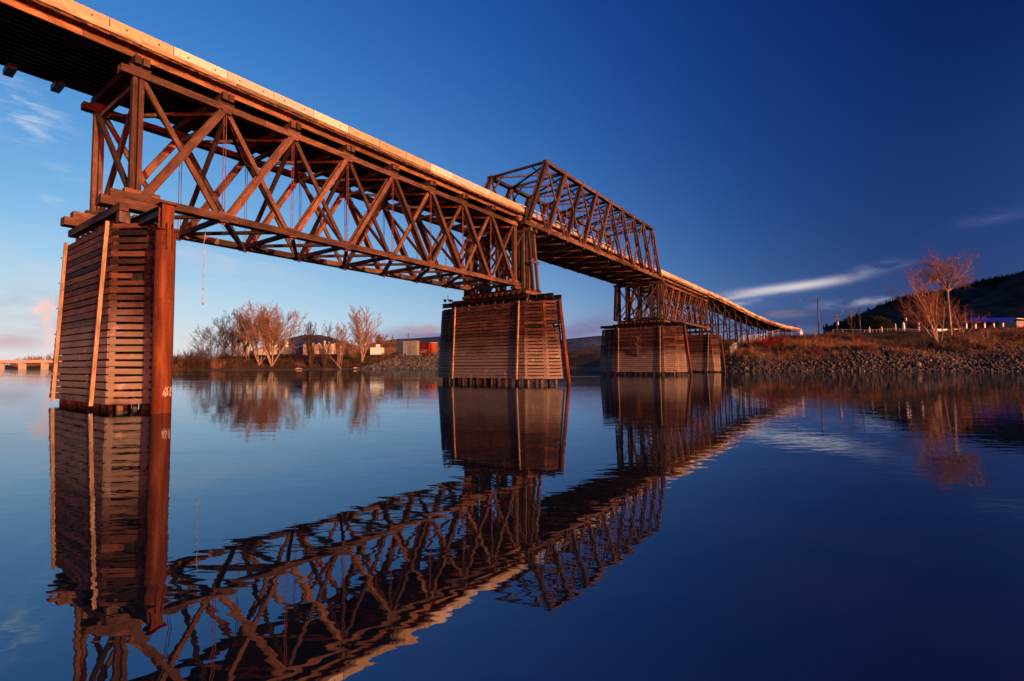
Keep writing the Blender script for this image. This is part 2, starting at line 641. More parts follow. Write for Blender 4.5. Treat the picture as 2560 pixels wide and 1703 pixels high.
def npmesh(name, v, f, mat, parent=None, smooth=False, attrs=None):
    me = bpy.data.meshes.new(name)
    v = np.asarray(v, np.float32)
    f = np.asarray(f, np.int32)
    k = f.shape[1]
    me.vertices.add(len(v))
    me.vertices.foreach_set('co', v.ravel())
    me.loops.add(f.size)
    me.loops.foreach_set('vertex_index', f.ravel())
    me.polygons.add(len(f))
    me.polygons.foreach_set('loop_start', np.arange(0, f.size, k, dtype=np.int32))
    me.polygons.foreach_set('loop_total', np.full(len(f), k, np.int32))
    if smooth:
        me.polygons.foreach_set('use_smooth', np.ones(len(f), bool))
    me.update(calc_edges=True)
    me.validate()
    if attrs:
        for nm, arr in attrs.items():
            a = me.attributes.new(nm, 'FLOAT', 'POINT')
            a.data.foreach_set('value', np.asarray(arr, np.float32))
    me.materials.append(mat)
    o = bpy.data.objects.new(name, me)
    COL.objects.link(o)
    if parent is not None:
        o.parent = parent
    return o


# local bridge coordinates: x = s, y = -n, z
def L3(s, n, z):
    return (s, -n, z)


# ================================================================== deck pieces shared by the spans
def deck_parts(root, s0, s1, n_in, n_out, z_str, fascia=True, rows=9, ragged=True, curb=True):
    """stringers under a plank deck between s0 and s1; heights above the bottom chord"""
    zs0, zs1 = z_str
    for i in range(rows):
        n = n_in + (n_out - n_in) * i / (rows - 1)
        mb = MB()
        s = s0
        edge = i == 0
        while s < s1 - 0.1:
            e = min(s1, s + 2 * PAN)
            dz = random.uniform(-0.012, 0.012)
            mb.box(L3(s, n - 0.1, zs0 + dz), L3(e - 0.012, n + 0.1, zs1 - 0.01 + dz), None, 0, 0)
            s = e
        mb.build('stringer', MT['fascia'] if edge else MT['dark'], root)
    mb = MB()
    s = s0
    while s < s1:
        w = random.uniform(0.17, 0.24)
        e = min(s + w, s1)
        a = random.uniform(0.0, 0.07) if ragged else 0
        mb.box(L3(s, n_in + 0.50 + a, zs1), L3(e - 0.008, n_out - 0.50 - a, zs1 + 0.135 + random.uniform(-.008, .008)), None, 0, 1)
        s = e
    mb.build('deck_planking', MT['deck'], root)
    if curb:
        for n, sg in ((n_in + 0.51, 1), (n_out - 0.51, -1)):
            mb = MB()
            s = s0
            while s < s1 - 0.05:
                e = min(s1, s + random.uniform(3.5, 5.2))
                dz = random.uniform(-0.015, 0.015)
                mb.box(L3(s, n, zs1 + 0.11 + dz), L3(e - 0.02, n + sg * 0.09, zs1 + 0.33 + dz), None, 0, 0)
                s = e
            mb.build('curb', MT['curb'], root)


def bolts(mb, s0, s1, n, z, step=0.55, r=0.03, mat=1, sg=1):
    s = s0
    k = 0
    while s < s1:
        zz = z + (0.07 if k % 2 else -0.07)
        mb.cyl(L3(s, n, zz), L3(s, n + sg * 0.02, zz), r, r, 6, 0.3, mat)
        s += step
        k += 1


def chord(root, name, s0, s1, n, z, d, plies, pw, mat, step=7.6):
    mb = MB()
    tot = plies * pw + (plies - 1) * 0.03
    for k in range(plies):
        nn = n - tot / 2 + k * (pw + 0.03)
        s = s0
        cut = random.uniform(0.4, 1.0) * step
        while s < s1 - 0.05:
            e = min(s1, s + cut)
            if s1 - e < 1.0:
                e = s1
            mb.box(L3(s, nn, z - d / 2), L3(e - 0.015, nn + pw, z + d / 2 + random.uniform(-.008, .008)), None, 0, 0)
            s = e
            cut = step
    bolts(mb, s0 + 0.3, s1 - 0.2, n + tot / 2, z)
    bolts(mb, s0 + 0.3, s1 - 0.2, n - tot / 2, z, 0.55, 0.03, 1, -1)
    return mb.build(name, [mat, MT['bolt']], root)


# ================================================================== deck truss span
def make_deck_truss():
    L = 8 * PAN
    r = bthing('deck_truss_span', 'long brown timber deck truss with X panels and red rods, nearest to the camera', 'truss span', 0, 0, zb(0))
    T = MT['truss']
    for n in (0, -WT):
        chord(r, 'top_chord', -0.75, L + 0.55, n, HT, 0.34, 3, 0.15, T)
        chord(r, 'bottom_chord', -1.0, L + 0.7, n, 0, 0.36, 4, 0.12, T)
        # end posts: two timbers side by side
        for s, q in ((0.0, 1), (L, -1)):
            mb = MB()
            for ds in (-0.17, 0.09):
                mb.beam(L3(s + ds * q, n, 0.18), L3(s + ds * q, n, HT - 0.17), 0.30, 0.19, (1, 0, 0))
            mb.beam(L3(s - 0.45 * q, n, 0.29), L3(s + 0.95 * q, n, 0.29), 0.34, 0.22)
            mb.build('end_post', T, r)
        for i in range(8):
            a, b = i * PAN, (i + 1) * PAN
            if i < 4:
                lo, hi, clo, chi = a + 0.32, b - 0.14, b - 0.26, a + 0.16
            else:
                lo, hi, clo, chi = b - 0.32, a + 0.14, a + 0.26, b - 0.16
            wd = (0.34, 0.32, 0.28, 0.24, 0.24, 0.28, 0.32, 0.34)[i]
            mb = MB()
            for dn in (-0.17, 0.17):
                mb.beam(L3(lo, n + dn, 0.16), L3(hi, n + dn, HT - 0.16), 0.17, wd)
            mb.build('main_diagonal', T, r)
            mb = MB()
            mb.beam(L3(clo, n, 0.16), L3(chi, n, HT - 0.16), 0.15, 0.24)
            mb.build('counter_diagonal', T, r)
        for i in range(1, 8):
            s = i * PAN
            mb = MB()
            for ds, dn in ((-0.06, 0.10), (0.06, 0.10)):
                mb.cyl(L3(s + ds, n + dn, -0.34), L3(s + ds, n + dn, HT + 0.22), 0.021, None, 6)
                mb.cyl(L3(s + ds, n + dn, -0.36), L3(s + ds, n + dn, -0.24), 0.05, None, 6)
            mb.box(L3(s - 0.22, n - 0.28, -0.225), L3(s + 0.22, n + 0.28, -0.19), 0.3)
            mb.build('hanger_rod', MT['rod'], r)
            # bearing blocks where the diagonals meet the chords
            mb = MB()
            mb.box(L3(s - 0.26, n - 0.26, 0.18), L3(s + 0.26, n + 0.26, 0.29))
            mb.build('bearing_block', T, r)
            mb = MB()
            mb.box(L3(s - 0.24, n - 0.26, HT - 0.28), L3(s + 0.24, n + 0.26, HT - 0.17))
            mb.build('bearing_block', T, r)
    for i in range(9):
        s = i * PAN
        mb = MB()
        for ds in (-0.16, 0.16):
            e = random.uniform(-0.05, 0.05)
            mb.box(L3(s + ds - 0.13, 0.44 + e, HT + 0.36), L3(s + ds + 0.13, -WT - 0.5 + e, HT + 0.742), None, 0, 1)
        for n in (0, -WT):
            mb.box(L3(s - 0.42, n - 0.2, HT + 0.19), L3(s + 0.42, n + 0.2, HT + 0.34))
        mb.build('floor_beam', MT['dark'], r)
        # sway frame between the trusses
        mb = MB()
        q = 0.12 if i < 8 else -0.12
        mb.beam(L3(s + q, -0.2, HT - 0.3), L3(s + q, -WT + 0.2, 0.25), 0.16, 0.22, (1, 0, 0))
        mb.beam(L3(s - q, -WT + 0.2, HT - 0.3), L3(s - q, -0.2, 0.25), 0.16, 0.22, (1, 0, 0))
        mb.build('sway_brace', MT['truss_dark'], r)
        mb = MB()
        mb.box(L3(s - 0.1, -0.24, -0.12), L3(s + 0.1, -WT + 0.24, 0.12), None, 0, 1)
        mb.build('cross_strut', T, r)
        mb = MB()
        mb.box(L3(s - 0.1, -0.24, HT - 0.46), L3(s + 0.1, -WT + 0.24, HT - 0.25), None, 0, 1)
        mb.build('cross_strut', MT['truss'], r)
    for i in range(8):
        a, b = i * PAN, (i + 1) * PAN
        for z, dz, wdt in ((-0.02, 0.21, 0.2), (HT - 0.36, 0.19, 0.17)):
            mb = MB()
            mb.beam(L3(a + .25, -0.25, z - dz / 2), L3(b - .25, -WT + 0.25, z - dz / 2), wdt, 0.18)
            mb.beam(L3(a + .25, -WT + 0.25, z + dz / 2), L3(b - .25, -0.25, z + dz / 2), wdt, 0.18)
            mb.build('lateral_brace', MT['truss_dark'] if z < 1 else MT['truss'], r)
        mb = MB()
        mb.cyl(L3(a + 0.1, -0.3, -0.3), L3(b - 0.1, -WT + 0.3, -0.3), 0.014, None, 5)
        mb.build('tie_rod', MT['black'], r)
    deck_parts(r, -0.1, L + 0.75, 0.0, -WT - 0.05, (HT + 0.745, HT + 1.07))
    return r


truss_a = make_deck_truss()
S2 = 72.2
truss_b = dup(truss_a, bw(S2, 0, zb(0) - 0.10),
              label='smaller-looking timber deck truss beyond the overhead truss, above the two far piers', cat='truss span')

# ================================================================== through truss span
S1, P1, H1, N1, W1 = 31.321, 3.962, 7.368, 0.888, 7.333
ZT = zb(S1) + 5.957


def make_through_truss():
    L = 10 * P1
    r = bthing('through_truss_span', 'tall trapezoid timber through truss standing over the roadway in mid bridge', 'truss span', S1, 0, ZT)
    T = MT['truss_grey']
    far = N1 - W1
    for n in (N1, far):
        chord(r, 'top_chord', P1 - 0.35, 9 * P1 + 0.35, n, H1, 0.34, 3, 0.15, T)
        chord(r, 'bottom_chord', -0.5, L + 0.5, n, 0, 0.42, 4, 0.13, T)
        for s0, s1 in ((0.25, P1 - 0.1), (L - 0.25, 9 * P1 + 0.1)):
            mb = MB()
            for dn in (-0.19, 0.19):
                mb.beam(L3(s0, n + dn, 0.15), L3(s1, n + dn, H1 - 0.1), 0.2, 0.36)
            mb.build('end_post', T, r)
            mb = MB()
            sm = (s0 + s1) / 2
            mb.beam(L3(sm + (0.2 if s0 < 1 else -.2), n, H1 * 0.5), L3(P1 - 0.2 if s0 < 1 else 9 * P1 + 0.2, n, 0.2), 0.15, 0.2)
            mb.build('counter_diagonal', T, r)
        for i in range(1, 9):
            a, b = i * P1, (i + 1) * P1
            if i < 5:
                lo, hi, clo, chi = a + 0.28, b - 0.14, b - 0.2, a + 0.14
            else:
                lo, hi, clo, chi = b - 0.28, a + 0.14, a + 0.2, b - 0.14
            wd = (0, 0.36, 0.32, 0.28, 0.24, 0.24, 0.28, 0.32, 0.36)[i]
            mb = MB()
            for dn in (-0.18, 0.18):
                mb.beam(L3(lo, n + dn, 0.2), L3(hi, n + dn, H1 - 0.15), 0.18, wd)
            mb.build('main_diagonal', T, r)
            mb = MB()
            mb.beam(L3(clo, n, 0.2), L3(chi, n, H1 - 0.15), 0.15, 0.2)
            mb.build('counter_diagonal', T, r)
        for i in range(1, 10):
            s = i * P1
            mb = MB()
            for ds, dn in ((-0.08, 0.22), (0.08, 0.22), (0.0, -0.22)):
                mb.cyl(L3(s + ds, n + dn, -0.4), L3(s + ds, n + dn, H1 + 0.42), 0.026, None, 6)
            mb.box(L3(s - 0.2, n - 0.3, H1 + 0.18), L3(s + 0.2, n + 0.3, H1 + 0.25), 0.4)
            mb.box(L3(s - 0.06, n + 0.25, -0.4), L3(s + 0.06, n + 0.31, 0.2), 0.4)
            mb.build('hanger_rod', MT['rod'], r)
    for i in range(1, 10):
        s = i * P1
        mb = MB()
        mb.box(L3(s - 0.11, N1 - 0.25, H1 - 0.02), L3(s + 0.11, far + 0.25, H1 + 0.2), None, 0, 1)
        for n, q in ((N1 - 0.25, -1), (far + 0.25, 1)):
            mb.beam(L3(s, n, H1 - 1.6), L3(s, n + q * 1.5, H1 - 0.03), 0.13, 0.15, (1, 0, 0))
        mb.build('cross_strut', T, r)
    for i in range(1, 9):
        a, b = i * P1, (i + 1) * P1
        mb = MB()
        mb.beam(L3(a + .2, N1 - 0.25, H1 - 0.12), L3(b - .2, far + 0.25, H1 - 0.12), 0.15, 0.16)
        mb.beam(L3(a + .2, far + 0.25, H1 + 0.06), L3(b - .2, N1 - 0.25, H1 + 0.06), 0.15, 0.16)
        mb.build('lateral_brace', T, r)
        mb = MB()
        mb.cyl(L3(a + .1, N1 - 0.3, H1 + 0.2), L3(b - .1, far + .3, H1 + 0.2), 0.016, None, 5)
        mb.cyl(L3(a + .1, far + .3, H1 + 0.24), L3(b - .1, N1 - .3, H1 + 0.24), 0.016, None, 5)
        mb.build('tie_rod', MT['black'], r)
    for k in range(0, 21):
        s = k * P1 / 2
        mb = MB()
        for ds in (-0.15, 0.15):
            e = random.uniform(-0.12, 0.12)
            mb.box(L3(s + ds - 0.12, N1 - 0.3 + e * .3, -0.33 + e * .2), L3(s + ds + 0.12, far + 0.3, 0.1 + e * .2), None, 0, 1)
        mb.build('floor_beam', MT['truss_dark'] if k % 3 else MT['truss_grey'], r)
    for i in range(10):
        a, b = i * P1, (i + 1) * P1
        mb = MB()
        mb.beam(L3(a + .2, N1 - 0.3, -0.42), L3(b - .2, far + 0.3, -0.42), 0.18, 0.14)
        mb.beam(L3(a + .2, far + 0.3, -0.50), L3(b - .2, N1 - 0.3, -0.50), 0.18, 0.14)
        mb.build('lateral_brace', T, r)
    # roadway inside the trusses
    deck_parts(r, -0.35, L + 0.4, 0.10, -WT - 0.12, (0.32, 1.0), rows=9, curb=False)
    for n, q in ((0.02, 1), (-WT - 0.02, -1)):
        mb = MB()
        s = 0.2
        while s < L - 0.5:
            e = s + random.uniform(1.3, 1.9)
            mb.box(L3(s, n - 0.16, 1.14), L3(min(e, L) - 0.25, n + 0.16, 1.14 + random.uniform(0.42, 0.56)), None, 0, 0)
            s = e
        mb.build('curb', MT['conc'], r)
        mb = MB()
        for k in range(14):
            s = 0.6 + k * 3.0
            if s > L:
                break
            mb.beam(L3(s, n - q * 0.05, 1.2), L3(s, n + q * 0.22, 2.05), 0.07, 0.07)
            mb.beam(L3(s + 0.9, n - q * 0.05, 1.5), L3(s, n + q * 0.22, 2.0), 0.05, 0.05)
        for z in (1.72, 2.02):
            mb.cyl(L3(-0.2, n + q * (0.1 + (z - 1.7) * .35), z), L3(L + 0.2, n + q * (0.1 + (z - 1.7) * .35), z), 0.045, None, 8)
        mb.build('guard_rail', MT['rail'], r)
    return r


make_through_truss()


# ================================================================== approach span at upper left
def make_approach():
    r = bthing('approach_span', 'dark timber stringer deck overhead in the upper left corner, before the first pier', 'bridge span', 0, 0, zb(0))
    deck_parts(r, -48.0, -0.1, 0.0, -WT - 0.05, (HT + 0.745, HT + 1.07), rows=14)
    for k in range(1, 26):
        s = -k * 1.72
        mb = MB()
        mb.box(L3(s - 0.17, -WT + 0.5, HT + 0.46), L3(s + 0.17, -WT - 0.58, HT + 0.743), None, 0, 1)
        mb.build('cross_beam', MT['black'], r)  # black colour stands in for the deck's shade on these beam ends
    return r


make_approach()

# ================================================================== piers
NC = -WT / 2


def pier_poly(half, pnc=NC):
    """half: (s,n) points of the nose on the camera side from the long front face to the back face, relative to the pier centre;
    mirrored about the bridge axis"""
    front = [(s, n) for s, n in half]
    back = [(s, 2 * pnc - n) for s, n in reversed(half)]
    return front + back          # closed counter-clockwise loop


def make_pier(label, s0, base, top, ztop, strips, zcap, pile, rows=25, gapn=0.10, z0=0.27, pnc=NC):
    r = bthing('timber_pier', label, 'bridge pier', s0, NC, 0, 'timber clad bridge piers')
    PB = [(s, n - NC) for s, n in pier_poly(base, pnc)]
    PT = [(s, n - NC) for s, n in pier_poly(top, pnc)]
    n_e = len(PB)
    rh = (ztop - z0) / rows

    def corner(i, z):
        t = (z - 0) / ztop
        a, b = PB[i % n_e], PT[i % n_e]
        return Vector((a[0] + (b[0] - a[0]) * t, a[1] + (b[1] - a[1]) * t))

    half = len(base)
    for e in range(n_e):
        pa0, pb0 = corner(e, 0), corner(e + 1, 0)
        longface = (e == half - 1) or (e == n_e - 1)
        gap = (0.062 if rows > 24 else 0.075) if longface else gapn
        mb = MB()
        for k in range(rows):
            za = z0 + k * rh + random.uniform(-0.008, 0.008)
            zb_ = za + rh - gap + random.uniform(-0.015, 0.012)
            zm = (za + zb_) / 2
            a, b = corner(e, zm), corner(e + 1, zm)
            d = (b - a)
            Ln = d.length
            d = d / Ln
            out = Vector((d.y, -d.x))
            if out.dot((a + b) / 2) < 0:
                out = -out
            th = 0.09
            jit = random.uniform(-0.012, 0.012)
            off = out * (th / 2 + jit)
            e0 = 0.02 if not longface else 0.0
            tl = random.uniform(-0.014, 0.014)
            pieces = [(a - d * e0, b + d * e0)]
            if longface and random.random() < 0.75:
                q = a + d * Ln * random.uniform(0.3, 0.7)
                pieces = [(a, q - d * 0.006), (q + d * 0.006, b)]
            if not longface and k > 3 and random.random() < 0.03:      # a broken plank
                cut = random.uniform(0.45, 0.8)
                pieces = [(a, a + d * Ln * cut)]
            tone = random.random() if random.random() < 0.8 else random.choice((-0.15, 1.25))
            for (p, q) in pieces:
                mb.beam((p.x + off.x, -(p.y + off.y), zm - tl), (q.x + off.x, -(q.y + off.y), zm + tl), th, zb_ - za, (0, 0, 1), tone)
            # spacer blocks at the ends of the nose planks
            if not longface and k < rows - 1:
                for p in (a + d * 0.12, b - d * 0.16):
                    mb.beam((p.x - d.x * .1 + off.x * .6, -(p.y - d.y * .1 + off.y * .6), zb_ + gap / 2),
                            (p.x + d.x * .1 + off.x * .6, -(p.y + d.y * .1 + off.y * .6), zb_ + gap / 2), 0.06, gap)
        mb.build('plank_cladding', MT['clad'], r)
    # vertical battens on the two long faces
    for nn in strips:
        for sg in (-1, 1):
            t = 1.0
            sb = base[0][0] if sg < 0 else base[-1][0]
            st = top[0][0] if sg < 0 else top[-1][0]
            mb = MB()
            q = sg * 0.205
            mb.beam((sb + q * 1.02, -(nn[0] - NC), z0 - 0.1), (st + q, -(nn[1] - NC), ztop + 0.02), 0.09, 0.14, (1, 0, 0), random.uniform(0.5, 0.7))
            for z in np.arange(0.9, ztop, 1.3):
                t = z / ztop
                mb.cyl((sb + (st - sb) * t + q * 1.5, -(nn[0] + (nn[1] - nn[0]) * t - NC), z),
                       (sb + (st - sb) * t + q * 1.72, -(nn[0] + (nn[1] - nn[0]) * t - NC), z), 0.03, None, 6, 0.1, 1)
            mb.build('batten', [MT['batten'], MT['bolt']], r)
    # timber piles inside, showing at the water and under the cap
    zc0, zc1 = zcap
    sf, sbk = base[0][0], base[-1][0]
    n_lo, n_hi = 2 * pnc - base[0][1] - NC, base[0][1] - NC
    cnt = max(7, int(round((n_hi - n_lo) / 0.95)))
    for row, s in ((0, sf + 0.42), (1, sbk - 0.42), (2, (sf + sbk) / 2)):
        for k in range(cnt + 1):
            n = n_lo + 0.12 + (n_hi - n_lo - 0.24) * k / cnt + random.uniform(-.2, .2)
            st = s + (top[0][0] - sf if row == 0 else (top[-1][0] - sbk if row == 1 else 0))
            mb = MB()
            rr = random.uniform(0.09, 0.16)
            mb.cyl((s + random.uniform(-.05, .05), -n, -1.5), (st, -(pnc - NC + (n - pnc + NC) * (top[0][1] - pnc) / (base[0][1] - pnc)), zc0), rr, rr * 0.9, 9)
            mb.build('timber_pile', MT['pile'], r, smooth=True)
    for i in range(1, half - 1):
        for sg in (1, -1):
            p, q = base[i], top[i]
            mb = MB()
            mb.cyl((p[0] * 0.80, NC - pnc - sg * (p[1] - pnc) * 0.90, -1.5), (q[0] * 0.80, NC - pnc - sg * (q[1] - pnc) * 0.90, ztop - 0.1), 0.17, 0.15, 10)
            mb.build('timber_pile', MT['pile'], r, smooth=True)
    # stone fill inside the crib
    mb = MB()
    lo = [(p[0] * 0.80, -p[1] * 0.93, 1.0) for p in PB]
    hi = [(p[0] * 0.74, -p[1] * 0.92, ztop - 0.25) for p in PT]
    b_ = len(lo)
    mb.v = [Vector(p) for p in lo + hi]
    for i in range(b_):
        j = (i + 1) % b_
        mb.face((i, j, b_ + j, b_ + i), [(0, 0)] * 4, 0.3)
    mb.face(list(range(b_)), [(0, 0)] * b_, 0.3)
    mb.face([b_ + i for i in range(b_)], [(0, 0)] * b_, 0.3)
    mb.build('stone_fill', MT['fill'], r)
    # cap beams
    n0c, n1c = 2 * pnc - top[0][1] - 0.35 - NC, top[0][1] + 0.35 - NC
    for s in (top[0][0] + 0.22, top[-1][0] - 0.22):
        mb = MB()
        mb.box((s - 0.17, -n1c, zc0), (s + 0.17, -n0c, zc1), None, 0, 1)
        mb.build('cap_beam', MT['dark'], r)
    return r


# --- first pier, close to the camera on the left
baseA = [(-1.2, 1.6), (0.0, 2.6), (0.85, 1.85)]
topA = [(-0.93, 0.75), (0.02, 2.28), (0.75, 1.15)]


def pier_small(label, s0, ztop, zc0, zc1):
    r = make_pier(label, s0, baseA, topA, ztop, [(0.23, 0.55), (-5.75, -5.75)], (zc0, zc1), None)
    return r


pier_a = pier_small('weathered plank pier at far left with a thick vertical rusty pipe beside it', 0.0, 8.2, 8.70, 9.04)
zc = zb(0) - 0.18
for n in (0, -WT):
    mb = MB()
    for dn in (-0.2, 0.2):
        mb.box((-1.35, -(n + dn - 0.17 - NC), 9.045), (1.25, -(n + dn + 0.17 - NC), zc - 0.005), None, 0, 0)
    mb.build('corbel', MT['truss'], pier_a)
# square post stub and steel girder under the near truss
mb = MB()
mb.box((-0.85, -(1.0 - NC), 8.2), (-0.45, -(0.65 - NC), 8.70), 0.2, 0, 2)
mb.build('post_stub', MT['pile'], pier_a)
mb = MB()
mb.box((-0.2, -(2.1 - NC), 7.9), (0.1, -(1.8 - NC), 8.5), None, 0, 2)
mb.build('post_stub', MT['pile'], pier_a)


def ibeam(mb, p0, p1, w, h, tw=0.03, tf=0.035, up=(0, 0, 1)):
    p0, p1 = Vector(p0), Vector(p1)
    u = Vector(up)
    mb.beam(p0, p1, tw, h - 2 * tf - 0.002, up, 0.5)
    mb.beam(p0 + u * (h / 2 - tf / 2), p1 + u * (h / 2 - tf / 2), w, tf, up, 0.5)
    mb.beam(p0 - u * (h / 2 - tf / 2), p1 - u * (h / 2 - tf / 2), w, tf, up, 0.5)


mb = MB()
ibeam(mb, (-0.25, -(4.5 - NC), 8.22), (-0.25, -(-1.5 - NC), 8.22), 0.32, 0.42)
mb.build('steel_girder', MT['black'], pier_a)
pile_a = bthing('pipe_pile', 'thick rust-red steel pipe standing vertically beside the left pier', 'steel pile', -0.25, 4.42, 0)
mb = MB()
mb.cyl((0, 0, -2), (0, 0, 7.33), 0.345, None, 40)
mb.build('pipe', MT['rust'], pile_a, smooth=True)
mb = MB()
mb.box((-0.36, -0.36, 7.332), (0.36, 0.36, 7.37), 0.4)
ibeam(mb, (0, 0.02, 7.37), (0, 0.02, 8.40), 0.42, 0.42, 0.03, 0.035, (0, 1, 0))
mb.box((-0.3, -0.3, 8.402), (0.3, 0.3, 8.44), 0.4)
for q in (-1, 1):
    mb.beam((q * 0.1, -0.37, 6.55), (q * 0.1, -0.37, 7.6), 0.03, 0.12, (0, 1, 0))
mb.build('column_stub', MT['rust'], pile_a)
# pale scraped marks near the water line
mb = MB()
rg = random.Random(4)
for k in range(34):
    a = rg.uniform(-1.75, -0.75)
    z = rg.uniform(0.62, 0.95)
    l = rg.uniform(0.04, 0.16)
    da = rg.uniform(-0.16, 0.16)
    p = Vector((0.3475 * math.cos(a), 0.3475 * math.sin(a), z))
    q = Vector((0.3475 * math.cos(a + da), 0.3475 * math.sin(a + da), z + l))
    mb.beam(p, q, 0.012, 0.006, (math.cos(a), math.sin(a), 0))
mb.build('scrape_mark', MT['conc_pale'], pile_a)

# --- big piers in mid river
baseB = [(-1.8, 1.45), (-0.9, 3.35), (0.0, 4.65), (0.9, 3.35), (1.8, 1.45)]
topB = [(-1.3, 1.10), (-0.8, 2.85), (0.0, 3.95), (0.8, 2.85), (1.3, 1.10)]


def pier_big(label, s0, strips, pnc):
    r = make_pier(label, s0, baseB, topB, 7.95, strips, (8.28, 8.62), None, rows=23, gapn=0.095, z0=0.50, pnc=pnc)
    # cribbing blocks and upper sills over the cap
    n0, n1 = -6.4 - NC, 1.3 - NC
    for k in range(12):
        n = n0 + (n1 - n0) * k / 11
        mb = MB()
        mb.box((-1.55, -(n - 0.16), 8.625), (1.55, -(n + 0.16), 8.93 + random.uniform(-.03, .02)), None, 0, 0)
        mb.build('crib_block', MT['truss'], r)
    for s in (-1.1, -0.2, 0.8):
        mb = MB()
        mb.box((s - 0.18, -(n1 + 0.3), 8.95), (s + 0.18, -(n0 - 0.2), 9.18), None, 0, 1)
        mb.build('sill_beam', MT['dark'], r)
    for s in (-0.75, 0.75):
        mb = MB()
        ibeam(mb, (s, -(4.0 - NC), 8.05 + 0.23), (s, -(-10.1 - NC), 8.05 + 0.23), 0.4, 0.44)
        for n in (3.2, 2.2, -8.2, -9.0):
            mb.box((s - 0.19, -(n - 0.015 - NC), 8.1), (s + 0.19, -(n + 0.015 - NC), 8.46), 0.5)
        mb.build('steel_girder', MT['black'], r)
    # raked steel fender pile on the nose
    for sg in (1,):
        mb = MB()
        mb.cyl((0.0, -sg * (5.3 - NC), -1.5), (0.0, -sg * (4.22 - NC), 7.95), 0.19, None, 16)
        mb.build('fender_pile', MT['rust'], r, smooth=True)
    return r


pier_b = pier_big('wide timber pier in mid picture under the meeting of two trusses', 32.0, [(0.63, 0.60), (-7.52, -7.58)], -3.42)
pier_c = pier_big('wide timber pier beyond the overhead truss, with a small tree on its face', 72.0, [(0.8, 0.75), (-6.35, -6.4)], -3.05)
for n in (0, -WT):
    for s0, pr in ((-1.1, pier_b), (0.9, pier_c)):
        mb = MB()
        mb.box((s0 - 0.55, -(n - 0.3 - NC), 9.185), (s0 + 0.55, -(n + 0.3 - NC), 9.40), None, 0, 0)
        mb.build('corbel', MT['truss'], pr)
pier_d = pier_small('narrow far pier half hidden behind another, close to the right bank', 103.4, 8.15, 8.6, 8.95)
mb = MB()
mb.cyl((0.0, -(3.6 - NC), -1.5), (0.0, -(2.75 - NC), 7.9), 0.19, None, 16)
mb.build('fender_pile', MT['rust'], pier_d, smooth=True)
for n in (0, -WT):
    mb = MB()
    mb.box((-1.6, -(n - 0.3 - NC), 8.955), (1.0, -(n + 0.3 - NC), 9.36), None, 0, 0)
    mb.build('corbel', MT['truss'], pier_d)


# ================================================================== post towers carrying the ends of the through truss
def make_tower(label, s0, ztop, dirn):
    z0 = 9.2
    r = bthing('post_tower', label, 'timber tower', s0, NC, z0, 'timber post towers on the piers')
    h = ztop - z0
    ns = (0.45, -0.75, -2.77, -4.9, -6.6)
    for s in (-0.45, 0.45):
        for n in ns:
            mb = MB()
            for ds in (-0.17, 0.17):
                mb.beam((s + ds, -(n - NC), 0), (s + ds, -(n - NC), h - 0.4), 0.30, 0.28, (1, 0, 0))
            mb.build('post', MT['truss_grey'], r)
        for nb, nt in ((1.45, 0.95), (-7.2, -6.9)):
            mb = MB()
            mb.beam((s, -(nb - NC), 0), (s, -(nt - NC), h - 0.4), 0.26, 0.26, (1, 0, 0))
            mb.build('raked_post', MT['truss_grey'], r)
        mb = MB()
        mb.box((s - 0.17, -(1.35 - NC), h - 0.4), (s + 0.17, -(-7.2 - NC), h - 0.03), None, 0, 1)
        mb.build('cap_beam', MT['truss_grey'], r)
        mb = MB()
        q = -0.38 if s < 0 else 0.38
        mb.beam((s + q, -(0.7 - NC), h - 0.5), (s + q, -(-3.6 - NC), 0.05), 0.09, 0.24, (1, 0, 0))
        mb.beam((s + q, -(-2.4 - NC), h - 0.5), (s + q, -(-7.0 - NC), 0.05), 0.09, 0.24, (1, 0, 0))
        mb.build('cross_brace', MT['truss_grey'], r)
        mb = MB()
        mb.beam((s - q * .1, -(-6.6 - NC), h - 0.6), (s - q * .1, -(-2.9 - NC), 0.1), 0.09, 0.2, (1, 0, 0))
        mb.beam((s - q * .1, -(-2.7 - NC), h - 0.6), (s - q * .1, -(0.4 - NC), 0.1), 0.09, 0.2, (1, 0, 0))
        mb.build('cross_brace', MT['dark'], r)
    for n in (1.25, -7.0):
        mb = MB()
        mb.box((-0.75, -(n - 0.05 - NC), h * 0.42), (0.75, -(n + 0.16 - NC), h * 0.42 + 0.24), None, 0, 0)
        mb.build('girt', MT['truss_grey'], r)
    return r


make_tower('tight cluster of dark vertical posts on the mid-picture pier under the overhead truss end', 32.15, ZT - 0.36, 1)
make_tower('open cross-braced post tower on the pier with the small tree', 71.1, ZT - 0.27, -1)

# ================================================================== trestle approach to the right bank
PATH = [(103.2, 0.0, 7.0), (108.6, 0.0, 7.0), (112, 0, 0), (117, 0, 0)]
PS = np.array([102.95, 108.6, 117.0, 126.5, 137.0, 148.0, 157.5, 166.6, 174.0, 181.0, 192.0])
PN = np.array([0.0, 0.25, 0.65, 1.20, 1.80, 2.60, 3.80, 5.30, 6.90, 9.0, 13.0])
PZ = np.array([17.72, 17.62, 17.35, 16.90, 16.30, 15.70, 15.15, 14.60, 14.15, 13.75, 13.3])    # top of the barrier


def trestle_pt(t, dn=0.0):
    n = np.interp(t, PS, PN)
    n2 = np.interp(t + 0.5, PS, PN)
    n1 = np.interp(t - 0.5, PS, PN)
    g = n2 - n1
    l = math.hypot(1, g)
    # unit normal towards +n side
    return t - dn * g / l, n + dn / l


def trestle_z(t):
    return float(np.interp(t, PS, PZ))


